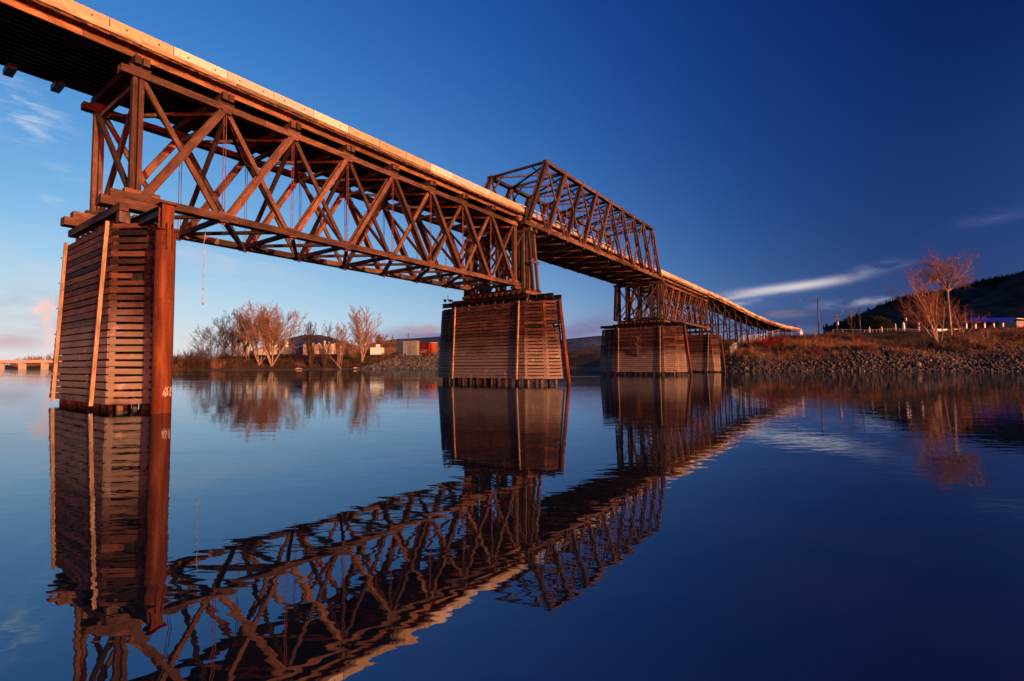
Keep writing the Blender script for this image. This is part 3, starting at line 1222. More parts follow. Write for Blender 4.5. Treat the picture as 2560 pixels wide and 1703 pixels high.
# ------------------------------------------------------------------ terrain
SHORE = np.array([(-2600, 1500), (-1000, 960), (-420, 930), (-330, 600), (-232, 330), (-196, 262), (-150, 250), (-95, 247), (-60, 246), (-30, 250),
                  (5, 252), (28, 220), (41, 160), (45.5, 118), (50, 110.5), (58, 107), (66, 102.6), (73.5, 99.5), (83, 95), (92, 90.8), (120, 78), (180, 52), (420, -60), (1500, -500), (4000, -1500)], float)


def vnoise(x, y, sc_, seed=0):
    x = np.asarray(x, float) / sc_
    y = np.asarray(y, float) / sc_
    xi, yi = np.floor(x).astype(np.int64), np.floor(y).astype(np.int64)
    fx, fy = x - xi, y - yi
    fx = fx * fx * (3 - 2 * fx)
    fy = fy * fy * (3 - 2 * fy)

    def h(a, b):
        n = (a * 374761393 + b * 668265263 + seed * 1274126177) & 0x7fffffff
        n = ((n ^ (n >> 13)) * 1274126177) & 0x7fffffff
        return ((n ^ (n >> 16)) & 0xffff) / 65535.0
    return (h(xi, yi) * (1 - fx) + h(xi + 1, yi) * fx) * (1 - fy) + (h(xi, yi + 1) * (1 - fx) + h(xi + 1, yi + 1) * fx) * fy


def shore_dist(x, y):
    """positive inland (beyond the river)"""
    x = np.asarray(x, float)
    y = np.asarray(y, float)
    best = np.full(x.shape, 1e18)
    sgn = np.ones(x.shape)
    for a, b in zip(SHORE[:-1], SHORE[1:]):
        d = b - a
        L2 = d @ d
        t = np.clip(((x - a[0]) * d[0] + (y - a[1]) * d[1]) / L2, 0, 1)
        px, py = a[0] + t * d[0], a[1] + t * d[1]
        q = (x - px) ** 2 + (y - py) ** 2
        cr = d[0] * (y - a[1]) - d[1] * (x - a[0])
        m = q < best - 1e-9
        best = np.where(m, q, best)
        sgn = np.where(m, np.sign(cr), sgn)
    return np.sqrt(best) * np.where(sgn == 0, 1, sgn)


PR_D = [-60, -6, 0, 2.5, 6, 11.6, 21, 28, 40, 52, 62, 90, 200, 6000]
PR_Z = [-6, -1.6, 0.0, 1.5, 2.8, 4.2, 6.6, 7.8, 9.4, 10.7, 11.0, 11.0, 11.4, 30]
PL_D = [-60, -8, 0, 5, 10, 14, 30, 48, 60, 100, 300, 6000]
PL_Z = [-6, -0.8, 0.0, 0.45, 0.9, 3.3, 4.8, 8.4, 9.0, 9.2, 10, 30]
PM_D = [-60, -6, 0, 3, 8, 24, 30, 60, 300, 6000]
PM_Z = [-6, -1.2, 0.0, 0.5, 2.0, 8.3, 8.8, 9.0, 10, 30]


def terrain(x, y):
    x = np.asarray(x, float)
    y = np.asarray(y, float)
    d = shore_dist(x, y)
    d = d + (vnoise(x, y, 9, 3) - 0.5) * np.clip(np.abs(d) * 0.35, 0.6, 5)
    zr, zl, zm_ = np.interp(d, PR_D, PR_Z), np.interp(d, PL_D, PL_Z), np.interp(d, PM_D, PM_Z)
    wr = np.clip((x - 25 - (y - 200) * 0.02) / 20, 0, 1)
    wm_ = np.clip((x + 78) / 14, 0, 1)
    z = (zl * (1 - wm_) + zm_ * wm_) * (1 - wr) + zr * wr
    inl = np.clip(d / 12, 0, 1)
    z = z + inl * ((vnoise(x, y, 13, 7) - 0.5) * 1.5 + (vnoise(x, y, 6, 1) - 0.5) * 1.0 + (vnoise(x, y, 2.3, 2) - 0.5) * 0.35) * np.clip(1.2 - d / 90, 0.25, 1)
    # gully and hump on the right bank
    z = z - 3.2 * np.exp(-(((x - 94) / 9) ** 2 + ((y - 117) / 9) ** 2)) + 1.0 * np.exp(-(((x - 79) / 7) ** 2 + ((y - 108) / 6) ** 2))
    return z


def tz(x, y):
    return float(terrain(np.array([x]), np.array([y]))[0])


def ground_hit(px, py, y0=80, y1=420):
    ys = np.linspace(y0, y1, 700)
    d = pix_dir(px, py)
    k = ys / d.y
    x, z = d.x * k, CAM_H + d.z * k
    t = terrain(x, ys)
    idx = np.nonzero(t >= z)[0]
    i = idx[0] if len(idx) else len(ys) - 1
    return Vector((x[i], ys[i], t[i]))


def ground_material():
    m, nt, bs = newmat('bank_soil_and_dry_grass')
    b = NB(nt)
    p = b.n('ShaderNodeNewGeometry').outputs['Position']
    n1 = b.noise(p, 0.16, 6, 0.6, 0.5)
    n2 = b.noise(p, 1.3, 6, 0.65)
    c = b.ramp(n1, [(0.3, (0.032, 0.018, 0.013)), (0.5, (0.075, 0.040, 0.024)), (0.7, (0.14, 0.075, 0.042))])
    c = b.mix(b.rng(n2, 0.35, 0.65, 0.0, 0.65), c, (0.05, 0.027, 0.017))
    sp = b.n('ShaderNodeSeparateXYZ')
    b.l(p, sp.inputs[0])
    zz = b.m('ADD', sp.outputs[2], b.m('MULTIPLY', n2, 0.5))
    c = b.mix(b.rng(zz, 0.5, 1.1, 0.9, 0.0), c, (0.12, 0.095, 0.085))
    b.l(c, bs.inputs['Base Color'])
    bs.inputs['Roughness'].default_value = 0.95
    bs.inputs['Specular IOR Level'].default_value = 0.1
    b.l(b.bump(n2, 0.8, 0.25), bs.inputs['Normal'])
    return m


MT['ground'] = ground_material()
xs = np.concatenate([[-9000, -6000, -4000, -2600, -1800, -1300, -1000, -800, -650, -520, -420, -360, -310, -270], np.arange(-240, 34, 2.2), np.arange(34, 150, 1.1),
                     np.arange(150, 220, 5), [240, 280, 340, 420, 520, 700, 1000, 1500, 2500, 4000, 6000, 9000]])
ys = np.concatenate([[-4000, -2000, -900, -400, -150, -50, 0, 40, 60], np.arange(70, 180, 1.1), np.arange(180, 235, 4), np.arange(235, 325, 1.8), np.arange(325, 400, 6),
                     [420, 470, 540, 640, 760, 850, 900, 930, 950, 970, 1000, 1050, 1200, 1500, 2000, 3000, 5000, 8000, 12000]])
GX, GY = np.meshgrid(xs, ys)
GZ = terrain(GX, GY)
nx, ny = len(xs), len(ys)
idx = np.arange(nx * ny).reshape(ny, nx)
ff = np.stack([idx[:-1, :-1], idx[:-1, 1:], idx[1:, 1:], idx[1:, :-1]], -1).reshape(-1, 4)
g = npmesh('ground', np.stack([GX, GY, GZ], -1).reshape(-1, 3), ff, MT['ground'], smooth=True)
tag(g, kind='structure')


# ------------------------------------------------------------------ water
def water_material():
    m, nt, bs = newmat('river_water')
    nt.nodes.remove(bs)
    b = NB(nt)
    out = nt.nodes['Material Output']
    p = b.n('ShaderNodeNewGeometry').outputs['Position']
    w1 = b.noise(b.mapping(p, (0.75, 2.1, 1)), 1.0, 2, 0.5, 0.6)
    w2 = b.noise(b.mapping(p, (2.2, 5.2, 1)), 1.0, 2, 0.5, 0.4)
    w3 = b.noise(b.mapping(p, (0.12, 0.35, 1)), 1.0, 2, 0.5, 0.3)
    patch = b.rng(b.noise(b.mapping(p, (0.02, 0.05, 1)), 1.0, 3), 0.38, 0.62, 0.35, 1.3)
    h = b.m('ADD', b.m('MULTIPLY', w1, 1.0), b.m('MULTIPLY', w2, 0.28))
    h = b.m('ADD', b.m('MULTIPLY', h, patch), b.m('MULTIPLY', w3, 1.5))
    nrm = b.bump(h, 1.0, 0.0056)
    gl = b.n('ShaderNodeBsdfGlossy')
    streak = b.noise(b.mapping(p, (0.012, 0.11, 1)), 1.0, 5, 0.6, 0.8)
    far = b.n('ShaderNodeSeparateXYZ')
    b.l(p, far.inputs[0])
    rgh = b.m('ADD', 0.010, b.m('MULTIPLY', b.m('MULTIPLY', b.rng(streak, 0.56, 0.66), b.rng(far.outputs[1], 25, 60)), 0.10))
    b.l(rgh, gl.inputs['Roughness'])
    gl.inputs['Color'].default_value = (0.76, 0.88, 1.0, 1)
    b.l(nrm, gl.inputs['Normal'])
    df = b.n('ShaderNodeBsdfDiffuse')
    bed = b.noise(p, 0.55, 5, 0.6, 0.4)
    c = b.mix(b.rng(bed, 0.4, 0.65), (0.006, 0.009, 0.016), (0.014, 0.013, 0.016))
    b.l(c, df.inputs['Color'])
    fr = b.n('ShaderNodeFresnel')
    fr.inputs['IOR'].default_value = 2.55
    b.l(nrm, fr.inputs['Normal'])
    mx = b.n('ShaderNodeMixShader')
    b.l(fr.outputs[0], mx.inputs[0])
    b.l(df.outputs[0], mx.inputs[1])
    b.l(gl.outputs[0], mx.inputs[2])
    b.l(mx.outputs[0], out.inputs['Surface'])
    return m


MT['water'] = water_material()
wv = [(-9000, -3000, 0), (9000, -3000, 0), (9000, 9000, 0), (-9000, 9000, 0)]
tag(npmesh('water', wv, [(0, 1, 2, 3)], MT['water']), kind='structure')

# ------------------------------------------------------------------ trestle deck and bents (in world coordinates, local frame of the bridge)
tr = bthing('trestle_deck', 'long curving timber trestle deck sloping down to the right bank', 'bridge deck', 103.2, 0, 15.0)
TS = np.arange(103.05, 186.01, 0.75)


def tl(t, dn, z):
    s, n = trestle_pt(t, dn)
    return (s - 103.2, -n, z - 15.0)


for k, dn in enumerate(np.linspace(0.22, -WT - 0.25, 7)):
    mb = MB()
    for a, b in zip(TS[:-1:4], TS[4::4]):
        mb.beam(tl(a, dn, trestle_z(a) - 1.03), tl(b, dn, trestle_z(b) - 1.03), 0.2, 0.32)
    mb.build('stringer', MT['fascia'] if k == 0 else MT['dark'], tr)
mb = MB()
for a, b in zip(TS[:-1], TS[1:]):
    za, zb_ = trestle_z(a) - 0.80, trestle_z(b) - 0.80
    c0, c1 = np.array(tl(a, NC, za)), np.array(tl(b, NC, zb_))
    mb.beam(c0, c1, WT + 1.05, 0.13)
mb.build('deck_planking', MT['deck'], tr)
mb = MB()
for a, b in zip(TS[:-1:5], TS[5::5]):
    mb.beam(tl(a, 0.56, trestle_z(a) - 0.72), tl(b, 0.56, trestle_z(b) - 0.72), 0.09, 0.25)
mb.build('curb', MT['curb'], tr)

BENTS = [104.6, 108.4, 117.2, 126.4, 137.2, 148.8, 159.5, 169.5, 177.0]
ORD = ['first', 'second', 'third', 'fourth', 'fifth', 'sixth', 'seventh', 'eighth', 'ninth', 'tenth', 'eleventh', 'twelfth', 'thirteenth', 'fourteenth',
       'fifteenth', 'sixteenth', 'seventeenth']
for k, t in enumerate(BENTS):
    s, n = trestle_pt(t, NC)
    zt = trestle_z(t) - 1.2
    p = bw(s, n, 0)
    zg = tz(p.x, p.y) - 0.3
    g_ = float(np.interp(t + .5, PS, PN) - np.interp(t - .5, PS, PN))
    r = thing('trestle_bent', ORD[k] + ' row of braced trestle posts counted from the far pier towards the bank', 'trestle bent', bw(s, n, zg), BROT - math.atan(g_), 'trestle bents under the sloping deck')
    h = zt - zg
    hw = WT / 2
    for q, dn in enumerate((-1.0, -0.5, 0.0, 0.5, 1.0)):
        top_n = dn * hw
        pb = bw(s, n, 0)
        bot = top_n + (dn * 0.075 * h if abs(dn) == 1 else 0)
        wp = bw(*trestle_pt(t, NC + bot), 0)
        zz = min(h - 0.5, tz(wp.x, wp.y) - 0.5 - zg)
        mb = MB()
        mb.cyl((random.uniform(-.05, .05), -bot, zz), (0, -top_n, h - 0.35), 0.17, 0.15, 8)
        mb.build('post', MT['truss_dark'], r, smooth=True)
    mb = MB()
    mb.box((-0.16, -hw - 0.45, h - 0.35), (0.16, hw + 0.45, h - 0.02), None, 0, 1)
    mb.build('cap_beam', MT['truss_dark'], r)
    tiers = max(1, int(round(h / 5.5)))
    for ti in range(tiers):
        z0, z1 = h - 0.4 - (h - 0.8) * (ti + 1) / tiers, h - 0.5 - (h - 0.8) * ti / tiers
        w0 = hw + 0.075 * (h - z0)
        w1 = hw + 0.075 * (h - z1)
        mb = MB()
        mb.beam((-0.22, -w0, z0), (-0.22, w1, z1), 0.08, 0.2, (1, 0, 0))
        mb.beam((0.22, w0, z0), (0.22, -w1, z1), 0.08, 0.2, (1, 0, 0))
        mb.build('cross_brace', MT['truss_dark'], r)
        if ti < tiers - 1 or tiers == 1:
            mb = MB()
            mb.box((-0.30, -w0 - 0.3, z0 - 0.13), (-0.18, w0 + 0.3, z0 + 0.13), None, 0, 1)
            mb.build('girt', MT['fascia'], r)
# longitudinal braces tying the bents together
for k in range(len(BENTS) - 1):
    a, b = BENTS[k], BENTS[k + 1]
    mb = MB()
    za, zb_ = trestle_z(a) - 1.6, trestle_z(b) - 4.0
    for dn in (-0.35, -WT + 0.35):
        mb.beam(tl(a, dn, za), tl(b, dn, max(zb_, tz(*bw(*trestle_pt(b, dn), 0).xy) + 0.3)), 0.08, 0.2)
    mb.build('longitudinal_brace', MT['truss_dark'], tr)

# ================================================================== concrete barriers
HB, LB = 0.66, 2.5
BPROF = [(-0.20, 0.0), (0.045, 0.0), (0.045, 0.07), (0.03, 0.30), (0.0, HB), (-0.16, HB), (-0.20, 0.3)]     # (n offset, z)


def make_barrier(length, mat):
    mb = MB()
    poly = [(0, -n, z) for n, z in BPROF]
    mb.prism(poly, (0.02, 0, 0), (length - 0.02, 0, 0), random.uniform(-0.3, 1.2))
    o = mb.build('concrete_barrier', mat)
    # grain of stains: re-map uv so that x runs along the block
    for s in (0.62, length - 0.62):
        h = MB()
        h.cyl((s, -0.005, 0.40), (s, -0.036, 0.40), 0.042, None, 12, 0.2)
        h.build('lifting_hole', MT['hole'], o)
    return o


bar_protos = [make_barrier(LB, MT['conc']) for _ in range(4)] + [make_barrier(LB, MT['conc_pale']) for _ in range(3)]
used = set()
BZ = HT + 1.07 + 0.143
BG = 'concrete barriers along the near deck edge'


def put_barrier(kind, s, n, z, rz, ry, label):
    i = random.randrange(4) if kind == 'tan' else 4 + random.randrange(3)
    o = bar_protos[i]
    if i in used:
        o = dup(o)
    used.add(i)
    o.location = bw(s, n, z)
    o.rotation_euler = (0, ry, rz)
    tag(o, label, 'barrier', BG)
    return o


s_j = -1.286
for i in range(-4, 13):
    s = s_j + LB * i
    pale = i in (1, 2, 3, 4, 8, 9, 10)
    kind = 'pale' if pale else 'tan'
    if i <= -3:
        lab = 'tan concrete barrier block cut off by the top edge of the frame'
    else:
        lab = '%s concrete barrier block, %s one left of the overhead truss' % ('pale cream' if pale else 'tan', ORD[12 - i])
    sag = 0.05 * math.sin(math.pi * min(1, max(0, s / 30.0)))
    put_barrier(kind, s, 0.50, zb(s) + BZ + sag, BROT, -math.atan(GR), lab)
for i in range(13):
    s = 71.9 + LB * i
    pale = random.random() < 0.35
    put_barrier('pale' if pale else 'tan', s, 0.50, zb(s) + BZ - 0.02, BROT, -math.atan(GR), 'sunlit concrete barrier block on the deck beyond the overhead truss')
t = 71.9 + LB * 13
while t < 183.0:
    s0, n0 = trestle_pt(t, 0.50)
    t1 = t + LB
    for _ in range(3):
        s1, n1 = trestle_pt(t1, 0.50)
        dd = math.hypot(math.hypot(s1 - s0, n1 - n0), trestle_z(t1) - trestle_z(t))
        t1 += LB - dd
    z0, z1 = trestle_z(t) - HB - 0.06, trestle_z(t1) - HB - 0.06
    hl = math.hypot(s1 - s0, n1 - n0)
    put_barrier('pale' if random.random() < .3 else 'tan', s0, n0, z0, BROT - math.atan2(n1 - n0, s1 - s0), -math.atan2(z1 - z0, hl),
                'sunlit concrete barrier block on the curving deck down to the right bank')
    t = t1
for i, o in enumerate(bar_protos):
    if i not in used:
        bpy.data.objects.remove(o)

# ================================================================== hanging rope, sapling, geese
s, n, z = plane_hit(512, 566, -1.6)
sb_, nb_, zb2 = plane_hit(508.5, 758, -1.6)
rp = bthing('hanging_rope', 'thin knotted rope dangling from the underside of the nearest truss', 'rope', s, n, z)
mb = MB()
hl = z - zb2
pts = [(0.03 * math.sin(k * 1.3), 0.02 * math.cos(k * 1.7), -hl * k / 14) for k in range(15)]
for a, b in zip(pts[:-1], pts[1:]):
    mb.cyl(a, b, 0.014, None, 6)
mb.build('cord', MT['rope'], rp)
for zz, rr in ((-hl, 0.06), (-hl * 0.82, 0.035), (-hl * 0.5, 0.03)):
    mb = MB()
    mb.lathe([(0.012, -rr * 1.7), (rr * .8, -rr), (rr, 0), (rr * 0.7, rr), (0.012, rr * 1.6)], 8, (0, 0, zz))
    mb.build('knot', MT['rope'], rp)


def make_goose(label, loc, rz, neck_up):
    g = thing('goose', label, 'goose', loc, rz, 'geese on the pier end')
    if neck_up:
        sp = [(-0.34, 0.38, 0.015), (-0.26, 0.35, 0.06), (-0.1, 0.32, 0.13), (0.08, 0.32, 0.135), (0.2, 0.37, 0.09), (0.25, 0.46, 0.05), (0.24, 0.60, 0.036),
              (0.22, 0.74, 0.034), (0.25, 0.81, 0.045), (0.31, 0.80, 0.035), (0.37, 0.785, 0.012)]
    else:
        sp = [(-0.34, 0.37, 0.015), (-0.26, 0.36, 0.08), (-0.1, 0.36, 0.15), (0.08, 0.38, 0.155), (0.18, 0.43, 0.11), (0.20, 0.50, 0.06), (0.14, 0.545, 0.04),
              (0.05, 0.55, 0.042), (0.0, 0.54, 0.04), (-0.05, 0.53, 0.012)]
    mb = MB()
    n = 12
    b0 = 0
    for k, (x, z, r_) in enumerate(sp):
        a = sp[max(0, k - 1)]
        c = sp[min(len(sp) - 1, k + 1)]
        d = Vector((c[0] - a[0], 0, c[1] - a[1])).normalized()
        u = Vector((-d.z, 0, d.x))
        for i in range(n):
            q = 2 * math.pi * i / n
            mb.v.append(Vector((x, 0, z)) + u * (r_ * math.cos(q)) + Vector((0, 1, 0)) * (r_ * 0.9 * math.sin(q)))
    for k in range(len(sp) - 1):
        for i in range(n):
            j = (i + 1) % n
            mb.face((k * n + i, k * n + j, (k + 1) * n + j, (k + 1) * n + i), [(0, 0)] * 4, 0.5)
    mb.face(list(range(n))[::-1], [(0, 0)] * n, 0.5)
    mb.face([(len(sp) - 1) * n + i for i in range(n)], [(0, 0)] * n, 0.5)
    mb.build('body', MT['feather'], g, smooth=True)
    for y in (-0.06, 0.06):
        mb = MB()
        mb.cyl((0.0, y, 0.02), (-0.02, y, 0.27), 0.013, 0.02, 6)
        mb.beam((-0.03, y, 0.012), (0.09, y, 0.012), 0.05, 0.02, (0, 0, 1), 0.5, 0, 0.09)
        mb.build('leg', MT['black'], g)


make_goose('hunched dark goose with tucked head at the very end of the pier top', bw(31.25, -9.75, 8.505), BROT + 1.3, False)
make_goose('goose with its neck raised beside a hunched goose on the pier top', bw(31.25, -9.0, 8.505), BROT + 2.6, True)


# ================================================================== plants
def tubes(segs, k):
    """segs: array (N,8) p0 p1 r0 r1 -> verts, quads"""
    S = np.asarray(segs, float)
    p0, p1, r0, r1 = S[:, 0:3], S[:, 3:6], S[:, 6], S[:, 7]
    d = p1 - p0
    d /= np.linalg.norm(d, axis=1, keepdims=True) + 1e-9
    ref = np.where(np.abs(d[:, 2:3]) > 0.9, np.array([[1.0, 0, 0]]), np.array([[0, 0, 1.0]]))
    a = np.cross(d, ref)
    a /= np.linalg.norm(a, axis=1, keepdims=True) + 1e-9
    e = np.cross(d, a)
    t = 2 * np.pi * np.arange(k) / k
    ring = a[:, None, :] * np.cos(t)[None, :, None] + e[:, None, :] * np.sin(t)[None, :, None]
    v = np.concatenate([p0[:, None, :] + ring * r0[:, None, None], p1[:, None, :] + ring * r1[:, None, None]], 1)
    n = len(S)
    i = np.arange(k)
    j = (i + 1) % k
    q = np.stack([i, j, k + j, k + i], 1)[::-1]
    f = q[None] + (np.arange(n) * 2 * k)[:, None, None]
    return v.reshape(-1, 3), f.reshape(-1, 4)


def grow(rng, stems, levels, up=0.12, wob=0.10, angle=(22, 50), ratio=0.5, kids=(7, 6, 5), thin=0.012, first=0.3, droop=0.0, cap=24000):
    """stems: list of (p, d, length, radius). Returns segments by level."""
    out = [[] for _ in range(levels + 1)]

    def br(p, d, L, r, lvl):
        if sum(len(o) for o in out) > cap * 3:
            return
        ns = 5 if lvl == 0 else (4 if lvl == 1 else (3 if lvl < levels else 2))
        step = L / ns
        pts = [p]
        dirs = []
        rr = r
        x, y, z = p
        dx, dy, dz = d
        for i in range(ns):
            dx += rng.gauss(0, wob)
            dy += rng.gauss(0, wob)
            dz += rng.gauss(0, wob) + up - droop * (lvl / max(1, levels))
            l = math.sqrt(dx * dx + dy * dy + dz * dz) or 1
            dx, dy, dz = dx / l, dy / l, dz / l
            nxp, nyp, nzp = x + dx * step, y + dy * step, z + dz * step
            r2 = max(thin * 0.5, r * (1 - (i + 1) / ns * 0.72))
            out[lvl].append((x, y, z, nxp, nyp, nzp, rr, r2))
            x, y, z, rr = nxp, nyp, nzp, r2
            pts.append((x, y, z))
            dirs.append((dx, dy, dz))
        if lvl >= levels:
            return
        nk = kids[min(lvl, len(kids) - 1)]
        nk = max(1, int(nk * rng.uniform(0.75, 1.25)))
        for q in range(nk):
            f = first + (1 - first) * (q + rng.random()) / nk if lvl == 0 else 0.15 + 0.85 * (q + rng.random()) / nk
            f = min(f, 0.999)
            i = int(f * ns)
            t_ = f * ns - i
            a, b = pts[i], pts[i + 1]
            pp = (a[0] + (b[0] - a[0]) * t_, a[1] + (b[1] - a[1]) * t_, a[2] + (b[2] - a[2]) * t_)
            D = Vector(dirs[i])
            ang = R(rng.uniform(*angle))
            az = rng.uniform(0, 2 * math.pi)
            u = D.orthogonal().normalized()
            w = D.cross(u)
            nd = D * math.cos(ang) + (u * math.cos(az) + w * math.sin(az)) * math.sin(ang)
            LL = L * ratio * (1.15 - 0.55 * f) * rng.uniform(0.75, 1.2)
            br(pp, tuple(nd), LL, max(thin, r * (1 - 0.7 * f) * 0.55), lvl + 1)

    for p, d, L, r in stems:
        br(p, d, L, r, 0)
    return out


def bark(name, dark, light, spec=0.1):
    m, nt, bs = newmat(name)
    b = NB(nt)
    p = b.n('ShaderNodeTexCoord').outputs['Object']
    nz = b.noise(p, 0.8, 4, 0.6)
    c = b.mix(b.rng(nz, 0.3, 0.7), dark, light)
    b.l(c, bs.inputs['Base Color'])
    bs.inputs['Roughness'].default_value = 0.85
    bs.inputs['Specular IOR Level'].default_value = spec
    return m


MT['bark'] = bark('pale_bark', (0.17, 0.11, 0.075), (0.38, 0.27, 0.185))
MT['bark_dark'] = bark('dark_bark', (0.035, 0.024, 0.019), (0.10, 0.062, 0.044))
MT['twig'] = bark('orange_twigs', (0.17, 0.088, 0.045), (0.33, 0.18, 0.095))
MT['twig_dark'] = bark('dark_twigs', (0.035, 0.021, 0.017), (0.11, 0.062, 0.044))
MT['twig_red'] = bark('red_osier_twigs', (0.17, 0.020, 0.016), (0.32, 0.050, 0.032))
MT['twig_rust'] = bark('rust_twigs', (0.15, 0.060, 0.030), (0.30, 0.13, 0.06))
MT['grass'] = bark('dry_grass', (0.12, 0.055, 0.026), (0.30, 0.145, 0.065))
MT['needle'] = bark('pine_needles', (0.012, 0.014, 0.008), (0.040, 0.042, 0.018))


def tree(label, loc, segs, split, tm, cm, k0=7, k1=3, name='bare_tree', group=None, cat='tree', crown='crown'):
    r = thing(name, label, cat, loc, 0, group)
    tr_ = [q for l in segs[:split] for q in l]
    cr_ = [q for l in segs[split:] for q in l]
    if tr_:
        v, f = tubes(tr_, k0)
        npmesh('trunk', v, f, tm, r, smooth=True)
    if cr_:
        v, f = tubes(cr_, k1)
        npmesh(crown, v, f, cm, r)
    return r


def stems_fan(rng, n, L, r, lean, lj=0.2, base=0.3, lean_dir=None):
    st = []
    for i in range(n):
        a = (i + rng.random() * 0.7) / n * 2 * math.pi
        t = (rng.uniform(0.55, 1) if i % 2 == 0 else rng.uniform(0.15, 0.5)) * lean
        st.append(((math.cos(a) * base * rng.random(), math.sin(a) * base * rng.random(), -0.4), (math.cos(a) * math.sin(t), math.sin(a) * math.sin(t), math.cos(t)),
                   L * rng.uniform(1 - lj, 1), r * rng.uniform(0.6, 1)))
    return st


def place(px, py_base, Y=None, z=None):
    if Y is None:
        return ground_hit(px, py_base)
    p = at(px, py_base, Y)
    return Vector((p.x, Y, tz(p.x, Y) if z is None else z))


def height_to(loc, py_top, px):
    p = at(px, py_top, loc.y)
    return p.z - loc.z


# ---- left bank trees (photograph columns given as full-frame pixels)
def Lz(zx, zy):
    return 400 + zx / 3.2736, 740 + zy / 3.2736


LG = 'bare trees on the left bank'
TSPEC = [
    # zx, ytop, Y, stems, lean, kids, up, kind, label, ratio
    (430, 236, 262, 4, 0.60, (14, 9, 8), 0.02, 'dark', 'low dark bare tree left of the white tanks, with a pale leaning trunk', 0.50),
    (545, 175, 266, 3, 0.62, (15, 11, 9), 0.02, 'dark', 'wide dark bare tree leaning left in front of the leftmost white tank', 0.46),
    (635, 118, 268, 3, 0.42, (14, 9, 7), 0.04, 'dark', 'dark-limbed upright bare tree in front of the brightest white tank', 0.46),
    (715, 140, 272, 3, 0.30, (15, 10, 9), 0.06, 'warm', 'reddish bare tree squeezed between the dark-limbed tree and the big orange tree', 0.42),
    (815, 95, 264, 4, 0.50, (16, 11, 10), 0.04, 'warm', 'orange-lit bare tree forming the left half of the largest crown', 0.44),
    (915, 60, 262, 6, 0.66, (18, 12, 10), 0.04, 'warm', 'largest orange-lit bare tree with wide fan crown in front of the small tank', 0.44),
    (1228, 190, 258, 6, 0.24, (13, 9, 8), 0.10, 'dark', 'slender bare tree cluster at the left corner of the tan warehouse', 0.30),
    (1338, 205, 257, 5, 0.22, (12, 9, 8), 0.10, 'dark', 'slender bare tree before the middle of the tan warehouse', 0.30),
    (1462, 236, 257, 5, 0.36, (12, 9, 8), 0.07, 'warm', 'bare tree before the right end of the tan warehouse', 0.38),
    (1652, 84, 260, 8, 0.30, (15, 10, 9), 0.09, 'warm', 'tall upright oval bare tree standing alone left of the stony slope', 0.34),
    (1810, 308, 330, 7, 0.90, (14, 11, 10), 0.02, 'warm', 'round orange-brown tree behind the white shed', 0.50),
    (1560, 352, 320, 6, 0.8, (12, 10, 9), 0.02, 'warm', 'low rounded tree behind the tall upright bare tree', 0.50),
]
rr = random.Random(21)
for zx, yt, Y, ns, lean, kids, up, kd, lab, ratio in TSPEC:
    px, py = Lz(zx, yt)
    loc = place(px, 900, Y)
    H = height_to(loc, py, px)
    segs = grow(rr, stems_fan(rr, ns, H * 0.90, H * 0.013, lean, 0.12), 3, up, 0.075, (18, 44), ratio, kids, 0.036, 0.22)
    tree(lab, loc, segs, 2, MT['bark'] if kd == 'warm' else MT['bark_dark'], MT['twig'] if kd == 'warm' else MT['twig_dark'], group=LG)

# shared thicket meshes
def thicket_mesh(ns, levels, kids, thin):
    sg = grow(rr, stems_fan(rr, ns, 1.0, thin * 2, 0.6, 0.45, 0.28), levels, 0.06, 0.12, (18, 52), 0.5, kids, thin, 0.1)
    return tubes([s_ for l in sg for s_ in l], 3)


thickets = [thicket_mesh(14, 2, (10, 7), 0.0062) for _ in range(5)]
small_thickets = [thicket_mesh(8, 1, (8,), 0.011) for _ in range(4)]
TMESH = {}


def thicket(name, label, loc, H, wd, mat, group, cat='shrub', v_=None):
    k = rr.randrange(5) if v_ is None else v_
    if (k, mat.name) not in TMESH:
        v, f = thickets[k]
        o = npmesh(name, v, f, mat)
        TMESH[(k, mat.name)] = o.data
    else:
        o = bpy.data.objects.new(name, TMESH[(k, mat.name)])
        COL.objects.link(o)
    o.location = loc
    o.scale = (wd, wd, H)
    o.rotation_euler = (0, 0, rr.uniform(0, 6.28))
    return tag(o, label, cat, group)


def brush_mass(name, X, Y, hmin, hmax, wr, mat, rng):
    Z = terrain(X, Y) - 0.1
    VV, FF, o = [], [], 0
    for x, y, z in zip(X, Y, Z):
        v, f = small_thickets[rng.integers(4)]
        h = hmin + (hmax - hmin) * rng.random() ** 1.7
        w = h * wr * rng.uniform(0.7, 1.3)
        a = rng.random() * 6.283
        c, s_ = math.cos(a), math.sin(a)
        VV.append(np.stack([(v[:, 0] * c - v[:, 1] * s_) * w + x, (v[:, 0] * s_ + v[:, 1] * c) * w + y, v[:, 2] * h + z], 1).astype(np.float32))
        FF.append(f + o)
        o += len(v)
    return tag(npmesh(name, np.concatenate(VV), np.concatenate(FF), mat), kind='stuff')


TG = 'leafless thickets on the left bank'
for k in range(17):
    zx = 75 + k * 27 + rr.uniform(-10, 10)
    px, py = Lz(zx, 0)
    Y = 252 + rr.uniform(2, 26)
    loc = place(px, 900, Y)
    H = rr.uniform(9, 16) * (1 if k < 11 else 0.6)
    thicket('thicket', 'leafless grey-brown thicket on the left bank between the pipe and the tanks', loc, H, H * 0.62, MT['twig_dark'] if k % 3 else MT['twig'], TG)
for k in range(22):
    zx = 520 + k * 54 + rr.uniform(-20, 20)
    px, py = Lz(zx, 0)
    Y = 262 + rr.uniform(0, 26)
    loc = place(px, 900, Y)
    H = rr.uniform(3.0, 6.0)
    thicket('thicket', 'low leafless thicket along the bank edge under the tanks and warehouse', loc, H, H * 0.8, MT['twig_dark'] if k % 2 else MT['twig'], TG)
